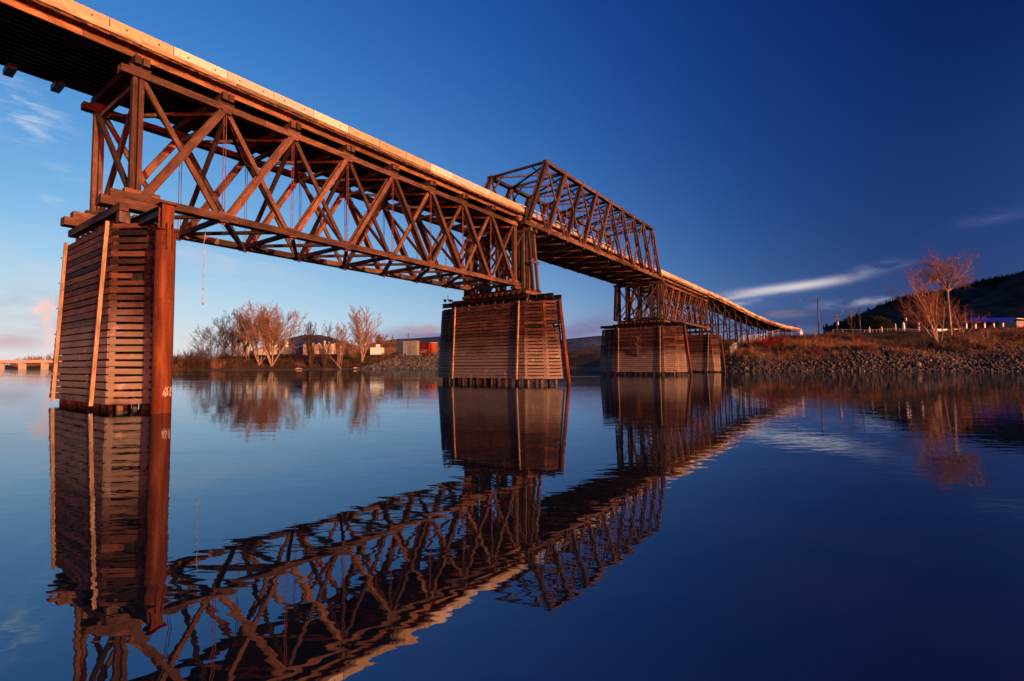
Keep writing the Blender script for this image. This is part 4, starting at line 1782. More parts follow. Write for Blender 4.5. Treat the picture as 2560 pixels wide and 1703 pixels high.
# fallen leaning trunk over the water edge
loc = place(*Lz(1478, 560), 251)
dl = thing('leaning_trunk', 'pale fallen trunk leaning left over the bank under the tan warehouse', 'fallen tree', loc)
sg = grow(rr, [((0.5, 0, -.3), (-0.75, 0.1, 0.62), 12, 0.28), ((0, 0, -.3), (-0.9, -0.1, 0.2), 8, 0.18), ((0, 0, -.2), (0.3, 0, .9), 9, .16)], 2, 0.02, 0.14, (25, 55), 0.35, (5, 4), 0.03, 0.35)
v, f = tubes([q for l in sg[:1] for q in l], 7)
npmesh('trunk', v, f, MT['bark'], dl, True)
v, f = tubes([q for l in sg[1:] for q in l], 4)
npmesh('branches', v, f, MT['twig'], dl)

# ---- right bank trees


def Rz(zx, zy):
    return 1780 + zx / 3.0218, 600 + zy / 3.0218


RG = 'bare trees on the right bank'
# tall single-trunk tree
px, py = Rz(1803, 710)
loc = place(px, py, 122)
H = height_to(loc, Rz(0, 108)[1], px)
rr = random.Random(5)
st = [((0, 0, -0.5), (0.0, 0, 1), H * 0.56, 0.42)]
sgt = grow(rr, st, 0, 0.05, 0.012, (20, 40), 0.5, (0,), 0.02)
top_ = Vector(sgt[0][-1][3:6])
sgt[0] = [(*q[:6], 0.40 - 0.20 * (i / 5), 0.40 - 0.20 * ((i + 1) / 5)) for i, q in enumerate(sgt[0])]
stems = []
for a, t, fz, L in ((0.2, 0.50, 1, .44), (3.3, 0.52, 1, .45), (1.6, 0.25, 1, .47), (4.7, 0.30, 1, .46), (5.6, 0.66, 1, .44), (2.6, .68, 1, .44), (3.0, 0.85, 1, .40), (0.1, 0.88, 1, .42),
                    (6.1, 1.05, 1, .26), (3.5, 1.05, 1, .24), (2.2, 0.12, 1, .47), (1.0, 0.75, 1, .36)):
    p = Vector(sgt[0][int(fz * 5) - 1][3:6]) if fz < 1 else top_
    stems.append((tuple(p), (math.cos(a) * math.sin(t), 0.8 * math.sin(a) * math.sin(t), math.cos(t)), H * L, 0.17))
sgc = grow(rr, stems, 3, -0.02, 0.13, (32, 72), 0.46, (11, 9, 8), 0.014, 0.25)
segs = [sgt[0] + sgc[0] + sgc[1], [], sgc[2], sgc[3]]
tree('tall bare tree with one straight pale trunk and flat wide crown on the right bank', loc, segs, 2, MT['bark'], MT['twig_rust'], group=RG)
# multi-stemmed tree left of it
px, py = Rz(1712, 790)
loc = place(px, py)
H = height_to(loc, Rz(0, 268)[1], Rz(1550, 0)[0])
st = []
for a, t, L, r_ in ((3.2, 0.50, 1.02, .26), (3.0, 0.40, 1.04, .24), (3.5, 0.29, .98, .22), (2.9, 0.15, .86, .22), (0.3, 0.06, .80, .2), (0.1, 0.24, .66, .16), (3.6, 0.62, .88, .18),
                    (2.7, 0.74, .70, .14), (3.1, 0.56, .92, .16)):
    st.append(((rr.uniform(-.6, .6), rr.uniform(-.5, .5), -0.5), (math.cos(a) * math.sin(t), 0.6 * math.sin(a) * math.sin(t), math.cos(t)), H * L, r_))
segs = grow(rr, st, 3, 0.045, 0.06, (18, 42), 0.38, (12, 9, 7), 0.012, 0.24)
tree('wide fan-shaped bare tree with several pale leaning stems, left of the tall straight tree', loc, segs, 1, MT['bark'], MT['twig_rust'], group=RG)
# bushy tree to the right
for zx, zb_, ytop, lab, ns, lean in ((1900, 740, 470, 'spreading russet bare tree directly right of the tall straight trunk', 7, 0.75),
                                     (1640, 770, 400, 'red-brown bushy bare tree behind the fan-shaped stems', 6, 0.6)):
    px, py = Rz(zx, zb_)
    loc = place(px, py, 126)
    H = height_to(loc, Rz(0, ytop)[1], px)
    segs = grow(rr, stems_fan(rr, ns, H, 0.12, lean, 0.35, 0.9), 3, 0.02, 0.12, (22, 52), 0.46, (10, 7, 5), 0.012, 0.15)
    tree(lab, loc, segs, 1, MT['bark'], MT['twig_rust'], group=RG)
for zx, zb_, ytop, lab, ns, lean in ((1075, 780, 485, 'thin young bare tree standing alone mid-slope on the right bank', 1, 0.02),
                                     (790, 800, 640, 'small V-shaped pale sapling near the fence below the taller street lamp', 3, 0.22),
                                     (705, 770, 665, 'small sapling against the fence left of the taller street lamp', 2, 0.15),
                                     (2090, 760, 660, 'thin sapling on the bank in front of the blue canopy', 2, 0.2)):
    px, py = Rz(zx, zb_)
    loc = place(px, py)
    H = height_to(loc, Rz(0, ytop)[1], px)
    segs = grow(rr, stems_fan(rr, ns, H * .98, 0.07 if ns < 2 else .05, lean, 0.15, 0.1), 2, 0.03, 0.04, (25, 55), 0.30, (22, 6), 0.009, 0.12)
    tree(lab, loc, segs, 1, MT['bark'], MT['twig'], group=RG, name='sapling')
# sapling on the far pier face
sap = bthing('sapling', 'small yellow-lit sapling growing out of the plank face of the pier', 'sapling', 70.2, -2.95, 3.2)
sg = grow(rr, [((0, 0, 0), (-0.12, 0, 1), 3.2, 0.11)], 2, 0.02, 0.08, (40, 80), 0.3, (16, 6), 0.03, 0.2)
v, f = tubes(sg[0], 6)
npmesh('trunk', v, f, MT['batten'], sap)
v, f = tubes(sg[1] + sg[2], 3)
npmesh('crown', v, f, MT['grass'], sap)

# conifer
px, py = Rz(1255, 662)
loc = place(px, py, 185)
H = height_to(loc, Rz(0, 580)[1], px)
cf = thing('pine_tree', 'dark round-topped evergreen on the right bank before the hill', 'tree', loc)
mb = MB()
mb.cyl((0, 0, -0.5), (0, 0, H * 0.9), 0.3, 0.05, 8)
mb.build('trunk', MT['bark_dark'], cf, True)
rg = np.random.default_rng(3)
N = 5200
hz = rg.beta(1.5, 1.5, N)
rad = H * 0.62 * np.sqrt(np.clip(1 - (hz * 1.0 - 0.25) ** 2 / 0.58, 0.02, 1)) * (0.75 + 0.3 * rg.random(N))
ang = rg.random(N) * 6.283
rd = rad * np.sqrt(rg.random(N)) ** 0.7
p0 = np.stack([np.cos(ang) * rd, np.sin(ang) * rd, H * (0.12 + 0.86 * hz)], 1)
dr = np.stack([np.cos(ang), np.sin(ang), rg.normal(0.2, 0.5, N)], 1) + rg.normal(0, 0.4, (N, 3))
dr /= np.linalg.norm(dr, axis=1, keepdims=True)
ln = 0.35 + 0.4 * rg.random(N)
v, f = tubes(np.concatenate([p0, p0 + dr * ln[:, None], np.full((N, 1), 0.10), np.full((N, 1), 0.01)], 1), 3)
npmesh('crown', v, f, MT['needle'], cf)

# ---- shrubs one can tell apart on the right bank
SG = 'leafless shrubs on the right bank'
SH = [(420, 800, 40, 1.7, 'twig_red', 'deep red osier shrub nearest the fence'), (480, 780, 44, 1.5, 'twig_red', 'wide deep red osier shrub right of the fence corner'),
      (360, 790, 34, 1.3, 'twig_red', 'deep red osier shrub behind the orange shrub by the fence'), (285, 850, 44, 0.8, 'twig_rust', 'orange shrub standing beside the fence corner'),
      (785, 860, 30, 0.9, 'twig_red', 'small bright red shrub above the boulders below the street lamp'),
      (600, 790, 50, 1.2, 'grass', 'tall tan brush in front of the middle of the fence'), (690, 820, 40, 1.2, 'twig', 'brown brush right of the tan brush by the fence'),
      (1070, 815, 44, 1.1, 'twig_rust', 'russet brush around the foot of the thin young tree'), (1180, 830, 40, 1.1, 'twig_rust', 'russet brush at the top of the stony gully'),
      (1420, 860, 46, 0.8, 'grass', 'tan arching bush in the dark hollow'), (1880, 770, 70, 1.0, 'twig_rust', 'russet shrub right of the tall straight trunk base'),
      (2030, 800, 60, 1.0, 'twig', 'brown shrub below the blue canopy'), (2080, 830, 46, 0.8, 'twig_rust', 'upright russet shrub above the right stones'),
      (1760, 830, 46, 1.2, 'grass', 'tan brush at the foot of the fan-shaped stems'), (1860, 840, 34, 1.4, 'twig', 'low brown brush right of the fan-shaped stems'),
      (2200, 730, 34, 1.6, 'twig_dark', 'dark low brush before the white van'), (920, 740, 34, 1.6, 'twig', 'brown brush under the lamp arm by the crest'),
      (1360, 745, 30, 1.8, 'twig_dark', 'low dark brush along the crest below the evergreen'), (2320, 760, 44, 1.2, 'twig_dark', 'dark brush at the right edge of the frame')]
for zx, zy, ph, wr, mt, lab in SH:
    px, py = Rz(zx, zy)
    loc = ground_hit(px, py)
    H = ph / 3.0218 / F_PX * loc.y * 2.3
    loc.z -= 0.1
    thicket('shrub', lab, loc, H, H * wr, MT[mt], SG)


# ---- ground cover: uncountable stems and grass
def cover(name, X, Y, hmin, hmax, lean, r, mat, rng, dens_noise=None):
    n = len(X)
    Z = terrain(X, Y) - 0.05
    h = hmin + (hmax - hmin) * rng.random(n) ** 1.6
    a = rng.random(n) * 6.283
    t = np.abs(rng.normal(0, lean, n))
    d1 = np.stack([np.cos(a) * np.sin(t), np.sin(a) * np.sin(t), np.cos(t)], 1)
    t2 = t + np.abs(rng.normal(0.2, 0.25, n))
    d2 = np.stack([np.cos(a) * np.sin(t2), np.sin(a) * np.sin(t2), np.cos(t2)], 1)
    p = np.stack([X, Y, Z], 1)
    q = p + d1 * (h * 0.55)[:, None]
    w = q + d2 * (h * 0.5)[:, None]
    rad = r * (0.6 + 0.8 * rng.random(n))
    s1 = np.concatenate([p, q, rad[:, None], rad[:, None] * 0.7], 1)
    s2 = np.concatenate([q, w, rad[:, None] * 0.7, rad[:, None] * 0.15], 1)
    v, f = tubes(np.concatenate([s1, s2]), 3)
    return tag(npmesh(name, v, f, mat), kind='stuff')


def scatter(rng, n, x0, x1, y0, y1, dmin, dmax, clump=4.0, seed=9, thr=0.35):
    X = rng.uniform(x0, x1, n)
    Y = rng.uniform(y0, y1, n)
    d = shore_dist(X, Y)
    k = (d > dmin) & (d < dmax) & (vnoise(X, Y, clump, seed) + 0.4 * vnoise(X, Y, clump / 3, seed + 1) > thr + 0.2)
    return X[k], Y[k]


rg = np.random.default_rng(5)
X, Y = scatter(rg, 60000, 44, 175, 80, 165, 5, 34, 4, 9, 0.38)
cover('dry_grass', X, Y, 0.3, 1.3, 0.35, 0.022, MT['grass'], rg)
X, Y = scatter(rg, 30000, 44, 185, 80, 175, 16, 62, 7, 29, 0.30)
cover('brown_grass', X, Y, 0.2, 0.9, 0.5, 0.022, MT['twig_dark'], rg)
X, Y = scatter(rg, 1700, 44, 160, 76, 165, 3.8, 32, 6, 19, 0.40)
brush_mass('russet_brush', X, Y, 0.6, 3.0, 0.8, MT['twig_rust'], rg)
X, Y = scatter(rg, 1000, 44, 160, 80, 165, 7, 36, 5, 23, 0.42)
brush_mass('tan_brush', X, Y, 0.5, 2.4, 0.8, MT['grass'], rg)
X, Y = scatter(rg, 2600, 44, 175, 80, 175, 18, 60, 8, 29, 0.34)
brush_mass('brown_brush', X, Y, 0.5, 1.9, 1.1, MT['twig_dark'], rg)
X, Y = scatter(rg, 5200, -205, 30, 248, 300, 7, 40, 7, 39, 0.08)
k = (X < -72) | (rg.random(len(X)) < 0.06)
brush_mass('bank_brush', X[k], Y[k], 1.3, 5.0, 0.85, MT['twig_dark'], rg)
X, Y = scatter(rg, 1500, -205, -60, 250, 300, 10, 40, 8, 49, 0.30)
brush_mass('bank_tan_brush', X, Y, 1.0, 3.0, 0.9, MT['twig'], rg)


# ---- boulders: riprap, uncountable
ICO = None


def rocks(name, X, Y, smin, smax, mat, rng, pw=2.2):
    global ICO
    if ICO is None:
        bm = bmesh.new()
        bmesh.ops.create_icosphere(bm, subdivisions=1, radius=1.0)
        bm.verts.ensure_lookup_table()
        ICO = (np.array([v.co[:] for v in bm.verts]), np.array([[v.index for v in f.verts] for f in bm.faces]))
        bm.free()
    V0, F0 = ICO
    n = len(X)
    Z = terrain(X, Y)
    sz = smin + (smax - smin) * rng.random(n) ** pw
    nv = len(V0)
    jit = 1 + rng.normal(0, 0.2, (n, nv, 1))
    V = V0[None] * jit
    V = V * (0.65 + 0.7 * rng.random((n, 1, 3)))
    a, b = rng.random(n) * 6.283, rng.random(n) * 6.283
    ca, sa, cb, sb = np.cos(a), np.sin(a), np.cos(b), np.sin(b)
    x, y, z = V[..., 0], V[..., 1], V[..., 2]
    y, z = y * cb[:, None] - z * sb[:, None], y * sb[:, None] + z * cb[:, None]
    x, y = x * ca[:, None] - y * sa[:, None], x * sa[:, None] + y * ca[:, None]
    V = np.stack([x, y, z], -1) * sz[:, None, None]
    V += np.stack([X, Y, Z + sz * 0.2], -1)[:, None, :]
    F = F0[None] + (np.arange(n) * nv)[:, None, None]
    o = npmesh(name, V.reshape(-1, 3), F.reshape(-1, 3), mat, attrs={'tone': np.repeat(rng.random(n), nv)})
    return tag(o, kind='stuff')


def rock_material(name, a, c_):
    m, nt, bs = newmat(name)
    b = NB(nt)
    p = b.n('ShaderNodeNewGeometry').outputs['Position']
    tone = b.n('ShaderNodeAttribute', attribute_name='tone').outputs['Fac']
    nz = b.noise(p, 3.0, 5, 0.6)
    c = b.mix(b.m('POWER', tone, 1.8), a, c_)
    c = b.mix(b.rng(nz, 0.4, 0.7, 0, 0.5), c, tuple(q * 0.5 for q in a))
    b.l(c, bs.inputs['Base Color'])
    bs.inputs['Roughness'].default_value = 0.85
    b.l(b.bump(nz, 0.5, 0.05), bs.inputs['Normal'])
    return m


MT['rock'] = rock_material('riprap_stone', (0.018, 0.014, 0.013), (0.19, 0.125, 0.088))
MT['rock2'] = rock_material('grey_riprap_stone', (0.04, 0.036, 0.036), (0.19, 0.155, 0.135))
rg = np.random.default_rng(8)
n = 230000
X, Y = rg.uniform(44, 150, n), rg.uniform(70, 130, n)
d = shore_dist(X, Y)
lim = 3.9 + 7.4 * np.clip((X - 76) / 9, 0, 1) + 1.6 * np.sin(X * 0.35)
kk = (d > -1.2) & (d < lim + rg.normal(0, 1.6, n)) & ((vnoise(X, Y, 3.0, 77) > 0.24) | (d < 4))
X, Y = X[kk], Y[kk]
sub = rg.random(len(X)) < 0.62
rocks('riprap_boulders', X[sub], Y[sub], 0.07, 0.30, MT['rock'], rg, 2.4)
n = 900
X, Y = rg.uniform(46, 150, n), rg.uniform(72, 122, n)
d = shore_dist(X, Y)
kk = (d > -0.6) & (d < 3.2 + 5 * (X > 82))
rocks('shoreline_boulders', X[kk], Y[kk], 0.22, 0.62, MT['rock'], rg, 2.2)
n = 16000
X, Y = rg.uniform(-80, 20, n), rg.uniform(240, 285, n)
d = shore_dist(X, Y)
kk = (d > 2) & (d < 24) & (X > -78 + (24 - d) * -0.2 + d * 0.75)
rocks('stony_slope', X[kk], Y[kk], 0.14, 0.62, MT['rock2'], rg, 2.4)
n = 500
X, Y = rg.uniform(-115, 15, n), rg.uniform(244, 262, n)
d = shore_dist(X, Y)
kk = (d > -0.8) & (d < 3.0) & (X > -70)
rocks('shore_stones', X[kk], Y[kk], 0.3, 0.9, MT['rock2'], rg, 2.0)

# ================================================================== left bank industry


def cyl_tank(label, zx0, zx1, zyt, zyb, Y, mat=None, name='storage_tank', group='white storage tanks'):
    x0, yt = Lz(zx0, zyt)
    x1, yb = Lz(zx1, zyb)
    a, b = at(x0, yt, Y), at(x1, yb, Y)
    r_ = (b.x - a.x) / 2
    c = ((a.x + b.x) / 2, Y + r_)
    zg = tz(*c) - 0.2
    t = thing(name, label, 'tank', (c[0], c[1], zg), 0, group)
    h = a.z - zg
    mb = MB()
    mb.lathe([(r_, 0), (r_, h * 0.97), (r_ * 0.98, h)], 28)
    mb.build('shell', mat or MT['white'], t, True)
    mb = MB()
    mb.lathe([(r_ * 1.0, h + 0.002), (r_ * 0.5, h + r_ * 0.1), (0.1, h + r_ * 0.14)], 28)
    mb.build('roof', MT['white'], t, True)
    mb = MB()
    for q in np.linspace(-2.6, -0.6, 9):
        mb.cyl((math.cos(q) * r_ * .98, math.sin(q) * r_ * .98, h), (math.cos(q) * r_ * .98, math.sin(q) * r_ * .98, h + 1.0), 0.03, None, 5)
    mb.build('handrail', MT['rail'], t)
    return t


cyl_tank('broad white storage tank, leftmost of the row behind the trees', 575, 625, 372, 458, 318)
cyl_tank('brightest white storage tank, wide, behind the dark-limbed tree', 632, 700, 362, 455, 320)
cyl_tank('cream storage tank on the right side of the brightest white tank', 704, 746, 366, 450, 324)
cyl_tank('white storage tank behind the largest orange tree', 862, 940, 374, 440, 322)
cyl_tank('slim tall white tank with a sunlit side, left of the tan warehouse', 1016, 1042, 364, 408, 330)
cyl_tank('slim grey-shaded silo just left of the slim white tank', 992, 1010, 352, 408, 334, MT['greyside'])
cyl_tank('narrow white tank right of the tan warehouse', 1398, 1416, 402, 450, 312)
cyl_tank('narrow bright white tank farthest right in the row of tanks', 1466, 1486, 410, 466, 308)


def bbox_building(name, label, cat, zx0, zx1, zyt, Y, depth, wallmat, roofmat, zyb=None, rz=0.0, gable=0.0, extras=None, group=None, base=None):
    x0, yt = Lz(zx0, zyt)
    x1, _ = Lz(zx1, zyt)
    a, b = at(x0, yt, Y), at(x1, yt, Y)
    w = b.x - a.x
    zg = (tz((a.x + b.x) / 2, Y) - 0.3) if base is None else base
    t = thing(name, label, cat, (a.x, Y, zg), rz, group)
    h = a.z - zg
    mb = MB()
    nb = max(4, int(w / 0.6))
    mb.box((0, 0, 0), (w, depth, h), 0.5)
    for k in range(nb + 1):          # ribs of the siding
        x = k * w / nb
        mb.box((x - 0.05, -0.04, 0), (x + 0.05, -0.003, h - 0.05), 0.5)
    mb.build('wall', wallmat, t)
    mb = MB()
    if gable:
        mb.prism([(-0.3, -0.3, h + 0.01), (-0.3, depth + 0.3, h + 0.01), (-0.3, depth / 2, h + gable)], (0, 0, 0), (w + 0.6, 0, 0))
    else:
        mb.box((-0.15, -0.15, h + 0.003), (w + 0.15, depth + 0.15, h + 0.25), 0.5)
    mb.build('roof', roofmat, t)
    return t, w, h


t, w, h = bbox_building('warehouse', 'long tan metal warehouse with shaded grey left end on the left bank', 'warehouse', 1172, 1412, 398, 305, 26, MT['tan'], MT['rail'], rz=0.30)
mb = MB()
for x in (w * 0.24, w * 0.55, w * 0.8):
    mb.box((x, -0.10, 0.2), (x + 2.2, -0.045, h * 0.62), 0.5)
mb.build('door', MT['greyside'], t)
for q, (x, y, hh) in enumerate(((-3.5, 10, 1.6), (2, 12, 1.9), (5, 9, 1.2), (12, 8, 2.6), (14.5, 9, 2.2), (18, 12, 1.4), (8, 16, 1.6))):
    mb = MB()
    mb.lathe([(0.5, 0), (0.5, hh * .6), (0.8, hh * .62), (0.8, hh * .9), (0.25, hh)], 10, (max(x, 0.8), y, h + 0.2))
    mb.build('roof_vent', MT['white'], t)
bbox_building('shed', 'low dark grey shed between the orange tree and the tan warehouse', 'shed', 1000, 1168, 420, 312, 14, MT['greyside'], MT['greyside'], rz=0.12)
bbox_building('shed', 'low pale shed below the white tank behind the orange tree', 'shed', 770, 985, 432, 318, 10, MT['tan'], MT['greyside'])
bbox_building('white_shed', 'small bright white shed with a raised box, left of the boxcars', 'shed', 1722, 1808, 424, 296, 8, MT['white'], MT['rail'])
bbox_building('sign_board', 'square white board standing over the small white shed', 'board', 1768, 1800, 400, 299, 0.5, MT['white'], MT['white'])

# boxcars on the crest over the stony slope
BXG = 'rail cars above the stony slope'


def boxcar(label, zx0, zx1, zyt, Y, depth, mats, rz, name='boxcar'):
    t, w, h = bbox_building(name, label, 'rail car', zx0, zx1, zyt, Y, depth, mats[0], mats[1], rz=rz, group=BXG)
    mb = MB()
    mb.box((w * 0.42, -0.09, h * 0.12), (w * 0.6, -0.045, h * 0.92), 0.6)
    mb.build('door', mats[2], t)
    return t, w, h


t, w, h = boxcar('grey-green ribbed boxcar with graffiti and a dark blue end above the stony slope', 1990, 2112, 372, 268, 3, (MT['teal'], MT['greyside'], MT['greyside']), -0.25)
rg_ = random.Random(3)
mb = MB()
for k in range(26):       # illegible paint strokes, as in the photograph
    x = w * (0.35 + 0.5 * rg_.random())
    z = h * (0.2 + 0.35 * rg_.random())
    mb.beam((x, -0.115, z), (x + rg_.uniform(-0.6, 0.6), -0.115, z + rg_.uniform(-0.6, 0.6)), 0.12, 0.02, (0, 1, 0))
mb.build('graffiti', MT['navy'], t)
mb = MB()
mb.box((-3.6, -0.03, 0), (-0.05, 3.0, h + 0.5), 0.5)
mb.box((-3.0, 0.5, h + 0.5), (-1.2, 2.2, h + 1.1), 0.5)
mb.build('cab_end', MT['navy'], t)
t, w, h = boxcar('bright red boxcar with pale graffiti above the stony slope', 2118, 2212, 388, 270, 3, (MT['red'], MT['red'], MT['red']), -0.45)
mb = MB()
for k in range(30):
    x = w * (0.08 + 0.84 * rg_.random())
    z = h * (0.15 + 0.3 * rg_.random())
    mb.beam((x, -0.115, z), (x + rg_.uniform(-0.5, 0.5), -0.115, z + rg_.uniform(-0.6, 0.6)), 0.10, 0.02, (0, 1, 0))
mb.build('graffiti', MT['white'], t)
boxcar('short orange box painted as the sunlit end of the red boxcar, beside the mid-picture pier', 2216, 2262, 384, 270, 3, (MT['orange'], MT['tan'], MT['orange']), 0.0, 'sunlit_end_box')  # separate orange box: sunlight on the red car's end put into its colour
# thin chimney pole
p = at(*Lz(2032, 460), 285)
q = at(*Lz(2032, 308), 285)
ch = thing('chimney', 'thin rusty chimney pole rising behind the grey-green boxcar', 'chimney', (p.x, 285, tz(p.x, 285)))
mb = MB()
mb.cyl((0, 0, 0), (0, 0, q.z - tz(p.x, 285)), 0.28, 0.24, 10)
mb.cyl((0, 0, q.z - tz(p.x, 285)), (0, 0, q.z - tz(p.x, 285) + .25), 0.34, 0.34, 10)
mb.build('pipe', MT['rust'], ch, True)
# driftwood stranded at the water edge
for zx, zy, lab, l in ((1135, 590, 'pale driftwood log at the water edge below the warehouse', 3.4), (1605, 600, 'pale stranded stump at the tip of the stony slope', 2.6)):
    px, py = Lz(zx, zy)
    c = place(px, py, 249.0)
    dw = thing('driftwood', lab, 'log', (c.x, c.y, max(c.z, 0.05)), 0.2, 'driftwood on the left shore')
    mb = MB()
    mb.cyl((-l / 2, 0, 0.35), (l * .1, 0.2, 0.5), 0.42, 0.34, 9)
    mb.cyl((l * .1, 0.2, 0.5), (l / 2, 0.1, 0.35), 0.34, 0.12, 9)
    mb.build('log', MT['batten'], dw, True)

# ================================================================== far low bridge at the left edge
YB = 900.0


def FZ(zx, zy):
    return zx / 3.683, 720 + zy / 3.683


p = at(*FZ(0, 672), YB)
q = at(*FZ(0, 694), YB)
zt_, zb_ = p.z, q.z
fb = thing('far_bridge', 'low concrete bridge with square piers far away at the left edge', 'bridge', (at(60, 905, YB).x, YB, 0))
mb = MB()
mb.box((-700, -4, zb_ + 0.6), (95, 4, zt_), 0.5)
mb.box((-700, -4.3, zt_ + 0.01), (95, -4.0, zt_ + 1.1), 0.5)
mb.build('deck', MT['concgrey'], fb)
mb = MB()
for x in np.arange(-700, 95, 3.0):
    mb.box((x, -4.6, zt_ + 0.3), (x + 0.25, -4.32, zt_ + 1.6), 0.5)
mb.build('railing', MT['rail'], fb)
for zx in (-640, -420, -205, 10 - 5, 207, 414):
    c = at(*FZ(zx, 700), YB).x - fb.location.x
    mb = MB()
    mb.box((c - 3.6, -4, -2), (c + 3.6, 4, zb_ + 0.59), 0.5, 0, 2)
    mb.build('pier', MT['concgrey'], fb)

# distant woods, read as one mass
sg = grow(random.Random(2), stems_fan(random.Random(3), 4, 1.0, 0.03, 0.4), 2, 0.05, 0.1, (22, 50), 0.5, (8, 6), 0.012, 0.25)
tv, tf = tubes([q for l in sg for q in l], 3)


def wood_mass(name, spots, mat, rng):
    VV, FF = [], []
    o = 0
    for (x, y, z, h, w) in spots:
        a = rng.uniform(0, 6.28)
        c, s_ = math.cos(a), math.sin(a)
        v = np.stack([(tv[:, 0] * c - tv[:, 1] * s_) * w + x, (tv[:, 0] * s_ + tv[:, 1] * c) * w + y, tv[:, 2] * h + z], 1)
        VV.append(v)
        FF.append(tf + o)
        o += len(v)
    return tag(npmesh(name, np.concatenate(VV), np.concatenate(FF), mat), kind='stuff')


rgx = random.Random(9)
sp1 = []
for k in range(150):
    x = rgx.uniform(-1250, -720)
    y = rgx.uniform(985, 1080)
    h = rgx.uniform(14, 28) * (0.55 + 0.9 * float(vnoise(np.array([x]), np.array([0.0]), 60, 5)[0]))
    sp1.append((x, y, tz(x, y), h, h * 0.75))
wood_mass('far_woodland', sp1, MT['twig'], rgx)
sp2 = []
for k in range(200):
    x = rgx.uniform(-220, 30)
    y = rgx.uniform(335, 420)
    h = rgx.uniform(5, 11)
    sp2.append((x, y, tz(x, y), h, h * 0.85))
wood_mass('bank_woodland', sp2, MT['twig'], rgx)
sp3 = []
for k in range(60):
    x = rgx.uniform(-420, -195)
    y = rgx.uniform(420, 930)
    if shore_dist(np.array([x]), np.array([y]))[0] < 6:
        continue
    h = rgx.uniform(6, 12)
    sp3.append((x, y, tz(x, y), h, h * 0.8))
wood_mass('promontory_woodland', sp3, MT['twig_dark'], rgx)


# ================================================================== hills
def hill_material(name, a, c_, sc_):
    m, nt, bs = newmat(name)
    b = NB(nt)
    p = b.n('ShaderNodeNewGeometry').outputs['Position']
    n1 = b.noise(p, sc_, 8, 0.62, 0.4)
    n2 = b.noise(p, sc_ * 7, 5, 0.65)
    c = b.mix(b.rng(n1, 0.38, 0.62), a, c_)
    c = b.mix(b.rng(n2, 0.4, 0.65, 0, 0.6), c, tuple(q * 0.45 for q in a))
    b.l(c, bs.inputs['Base Color'])
    bs.inputs['Roughness'].default_value = 0.95
    bs.inputs['Specular IOR Level'].default_value = 0.05
    b.l(b.bump(n2, 1.0, 12), bs.inputs['Normal'])
    return m


MT['hill'] = hill_material('pine_covered_hill', (0.022, 0.024, 0.026), (0.060, 0.054, 0.048), 0.006)
MT['hill_far'] = hill_material('far_hill', (0.030, 0.045, 0.085), (0.070, 0.085, 0.135), 0.0025)  # bluish base colour stands in for haze over the distant hills


def hill(name, crest, front, back, mat, rough, seed, nu=260, nv=44):
    """crest: list of world (x, y, z) along the ridge"""
    C = np.array(crest, float)
    t = np.concatenate([[0], np.cumsum(np.hypot(np.diff(C[:, 0]), np.diff(C[:, 1])))])
    u = np.linspace(0, t[-1], nu)
    cx, cy, cz = (np.interp(u, t, C[:, i]) for i in range(3))
    v = np.concatenate([np.linspace(-1, 0, nv // 2), np.linspace(0, 1, nv // 2)[1:]])
    VX = np.zeros((len(v), nu)); VY = VX.copy(); VZ = VX.copy()
    for i, q in enumerate(v):
        dist = q * (front if q < 0 else back)
        rad = np.hypot(cx, cy)
        VX[i] = cx + dist * cx / rad
        VY[i] = cy + dist * cy / rad
        prof = (1 - abs(q)) ** 1.25
        z = cz * prof
        nz = (vnoise(VX[i], VY[i], rough * 6, seed) - 0.5) * rough * 1.3 + (vnoise(VX[i], VY[i], rough * 2.2, seed + 1) - 0.5) * rough * 0.5
        z = z + nz * (1 - abs(q)) * min(1, 2.5 * abs(q) + 0.03)
        VZ[i] = z + (-6 if abs(q) == 1 else 3)
    idx = np.arange(len(v) * nu).reshape(len(v), nu)
    f = np.stack([idx[:-1, :-1], idx[:-1, 1:], idx[1:, 1:], idx[1:, :-1]], -1).reshape(-1, 4)
    o = npmesh(name, np.stack([VX, VY, VZ], -1).reshape(-1, 3), f, mat, smooth=True)
    return tag(o, kind='structure'), (cx, cy, cz)


def crest_px(pts, Y):
    out = []
    for px, py in pts:
        p = at(px, py, Y)
        out.append(tuple(p))
    return out


RH = [Rz(*q) for q in ((840, 668), (960, 635), (1100, 572), (1200, 530), (1300, 492), (1480, 428), (1600, 412), (1700, 398), (1850, 372), (2000, 322), (2150, 288), (2270, 272), (2420, 250), (2600, 225))]
h1, cr1 = hill('hill', crest_px(RH, 1500), 700, 900, MT['hill'], 42, 3)
RH2 = [Rz(*q) for q in ((1880, 600), (1960, 470), (2040, 440), (2110, 405), (2160, 360), (2210, 315), (2280, 280), (2357, 238), (2480, 190))]
c2 = crest_px(RH2, 1000)
c2 += [(c2[-1][0] + 220, 960, 225), (c2[-1][0] + 420, 820, 300), (c2[-1][0] + 640, 620, 330), (c2[-1][0] + 800, 380, 260)]
h2, cr2 = hill('near_hill', c2, 420, 500, MT['hill'], 34, 8)
